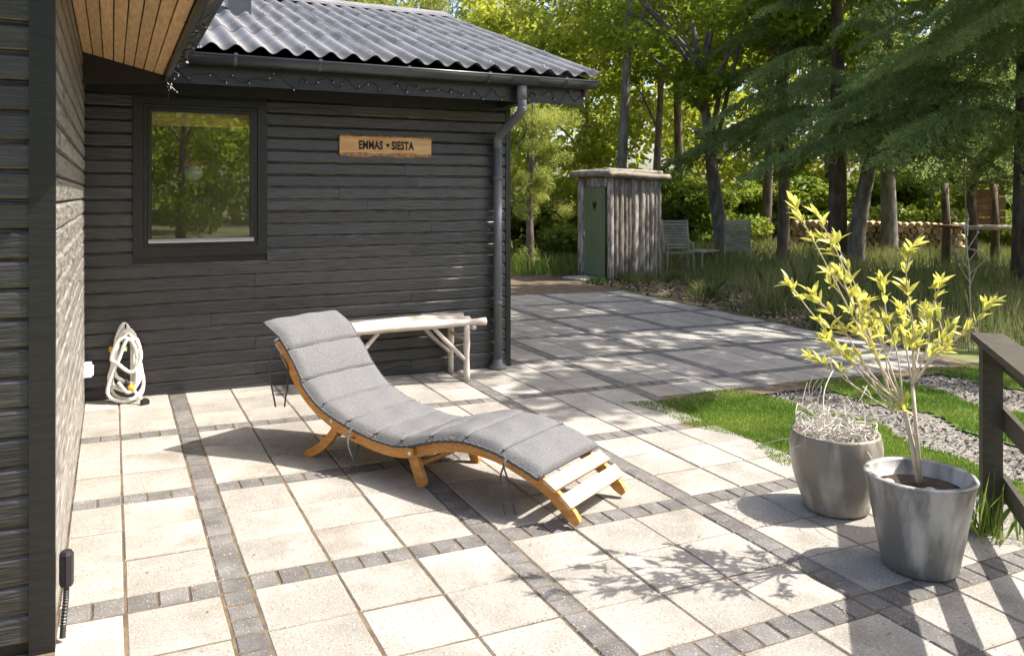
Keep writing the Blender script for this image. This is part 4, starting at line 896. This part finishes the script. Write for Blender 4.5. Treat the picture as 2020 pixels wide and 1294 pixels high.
b = MB(); b.tube([(-.75, -.42, 1.93), (0, -.42, 1.97), (.85, -.42, 1.95)], .045, 9); b.build('top_beam', m_oldwood, th_, True)
for k in range(5):
    b = MB(); b.box(.08, .85, .66, .69, .99+k*.165, 1.14+k*.165); b.build('wall_plank', m_oldwood, th_)
sw = empty('rope_swing', at(1905, 490, 16.5), 0, 'round wooden disc swing hanging on a single rope', 'swing')
b = MB(); b.lathe([(.01, -.015), (.17, -.015), (.17, .015), (.01, .015)], 20); o = b.build('seat', m_greywood, sw); o.rotation_euler = (.12, .15, 0)
b = MB(); b.tube([(0, 0, -.2), (0, 0, .8), (-.06, 0, 2.9)], .012, 6); b.lathe([(.01, -.25), (.03, -.22), (.01, -.18)], 8); b.build('rope', m_bamboo, sw)
def bird(name, label, p, s_, mat):
    e = empty(name, p, -.4, label, 'bird box', 'bird boxes on the oak'); b = MB(); b.box(-.16*s_, .16*s_, -.1, .1, 0, .18*s_); b.build('box', mat, e)
    b = MB(); b.prism([(-.15, .18*s_), (.13, .24*s_), (.13, .26*s_), (-.15, .20*s_)], 'x', -.2*s_, .2*s_); b.build('roof', m_greywood, e)
    b = MB(); b.lathe([(.028, 0), (.028, .004), (.01, .005)], 12); o = b.build('entrance_hole', m_plast, e); o.location = (.04*s_, -.1, .10*s_); o.rotation_euler = (math.pi/2, 0, 0)
bird('bird_box', 'wide wooden bird box high on the oak fork', at(1386, 275, 21.1), 1.15, m_oldwood)
bird('bird_box', 'small pale bird box lower on the oak trunk', at(1413, 325, 21.1), .75, m_greywood)
def chair(label, p, rz):
    e = empty('deck_chair', p, rz, label, 'chair', 'bamboo deck chairs behind the outhouse')
    for x in (-.28, .28):
        b = MB(); b.tube([(x, .35, 0), (x, .28, .45), (x, .55, 1.1)], .025, 7); b.build('back_post', m_greywood, e)
        b = MB(); b.tube([(x, -.35, 0), (x, -.32, .42)], .025, 7); b.tube([(x, -.36, .42), (x, .3, .36)], .022, 7); b.tube([(x, -.36, .62), (x, .38, .62)], .022, 7); b.tube([(x, -.33, .4), (x, -.33, .62)], .02, 7); b.build('arm_frame', m_greywood, e)
    for k in range(10):
        t = k/9; b = MB(); b.box(-.27, .27, .29+.24*t-.012, .29+.24*t+.012, .47+.58*t, .515+.58*t); b.build('back_slat', m_greywood, e)
    for k in range(8):
        b = MB(); y = -.34+k*.085; b.box(-.27, .27, y, y+.06, .41-.008*k, .425-.008*k); b.build('seat_slat', m_greywood, e)
chair('bamboo deck chair partly hidden by the outhouse', gp_(1338, 18.2), -.5)
chair('bamboo deck chair facing away beside the oak trunk', gp_(1455, 19.5), 2.4)
tb = empty('garden_table', gp_(1385, 18.8), .3, 'low bamboo table between the two deck chairs', 'table')
b = MB(); b.box(-.35, .35, -.25, .25, .38, .41); b.build('table_top', m_greywood, tb)
for x in (-.3, .3):
    for y in (-.2, .2): b = MB(); b.tube([(x, y, 0), (x, y, .38)], .02, 7); b.build('leg', m_greywood, tb)
# fallen leaves and debris on the patio
r = np.random.default_rng(77); n = 170; xy = np.stack([r.uniform(-.5, 3.2, n), r.uniform(-4, 1.0, n)], 1); C_ = np.stack([xy[:, 0], xy[:, 1], np.array([gz(*q) for q in xy])+.007], 1)
tag(ob('leaf_litter', npmesh('leaf_litter', leafquads(C_, r, .004, .013, .4, 5), 4, m_bark_l)), 'tiny dry leaf crumbs scattered over the pale slabs', 'leaf litter', kind='stuff')
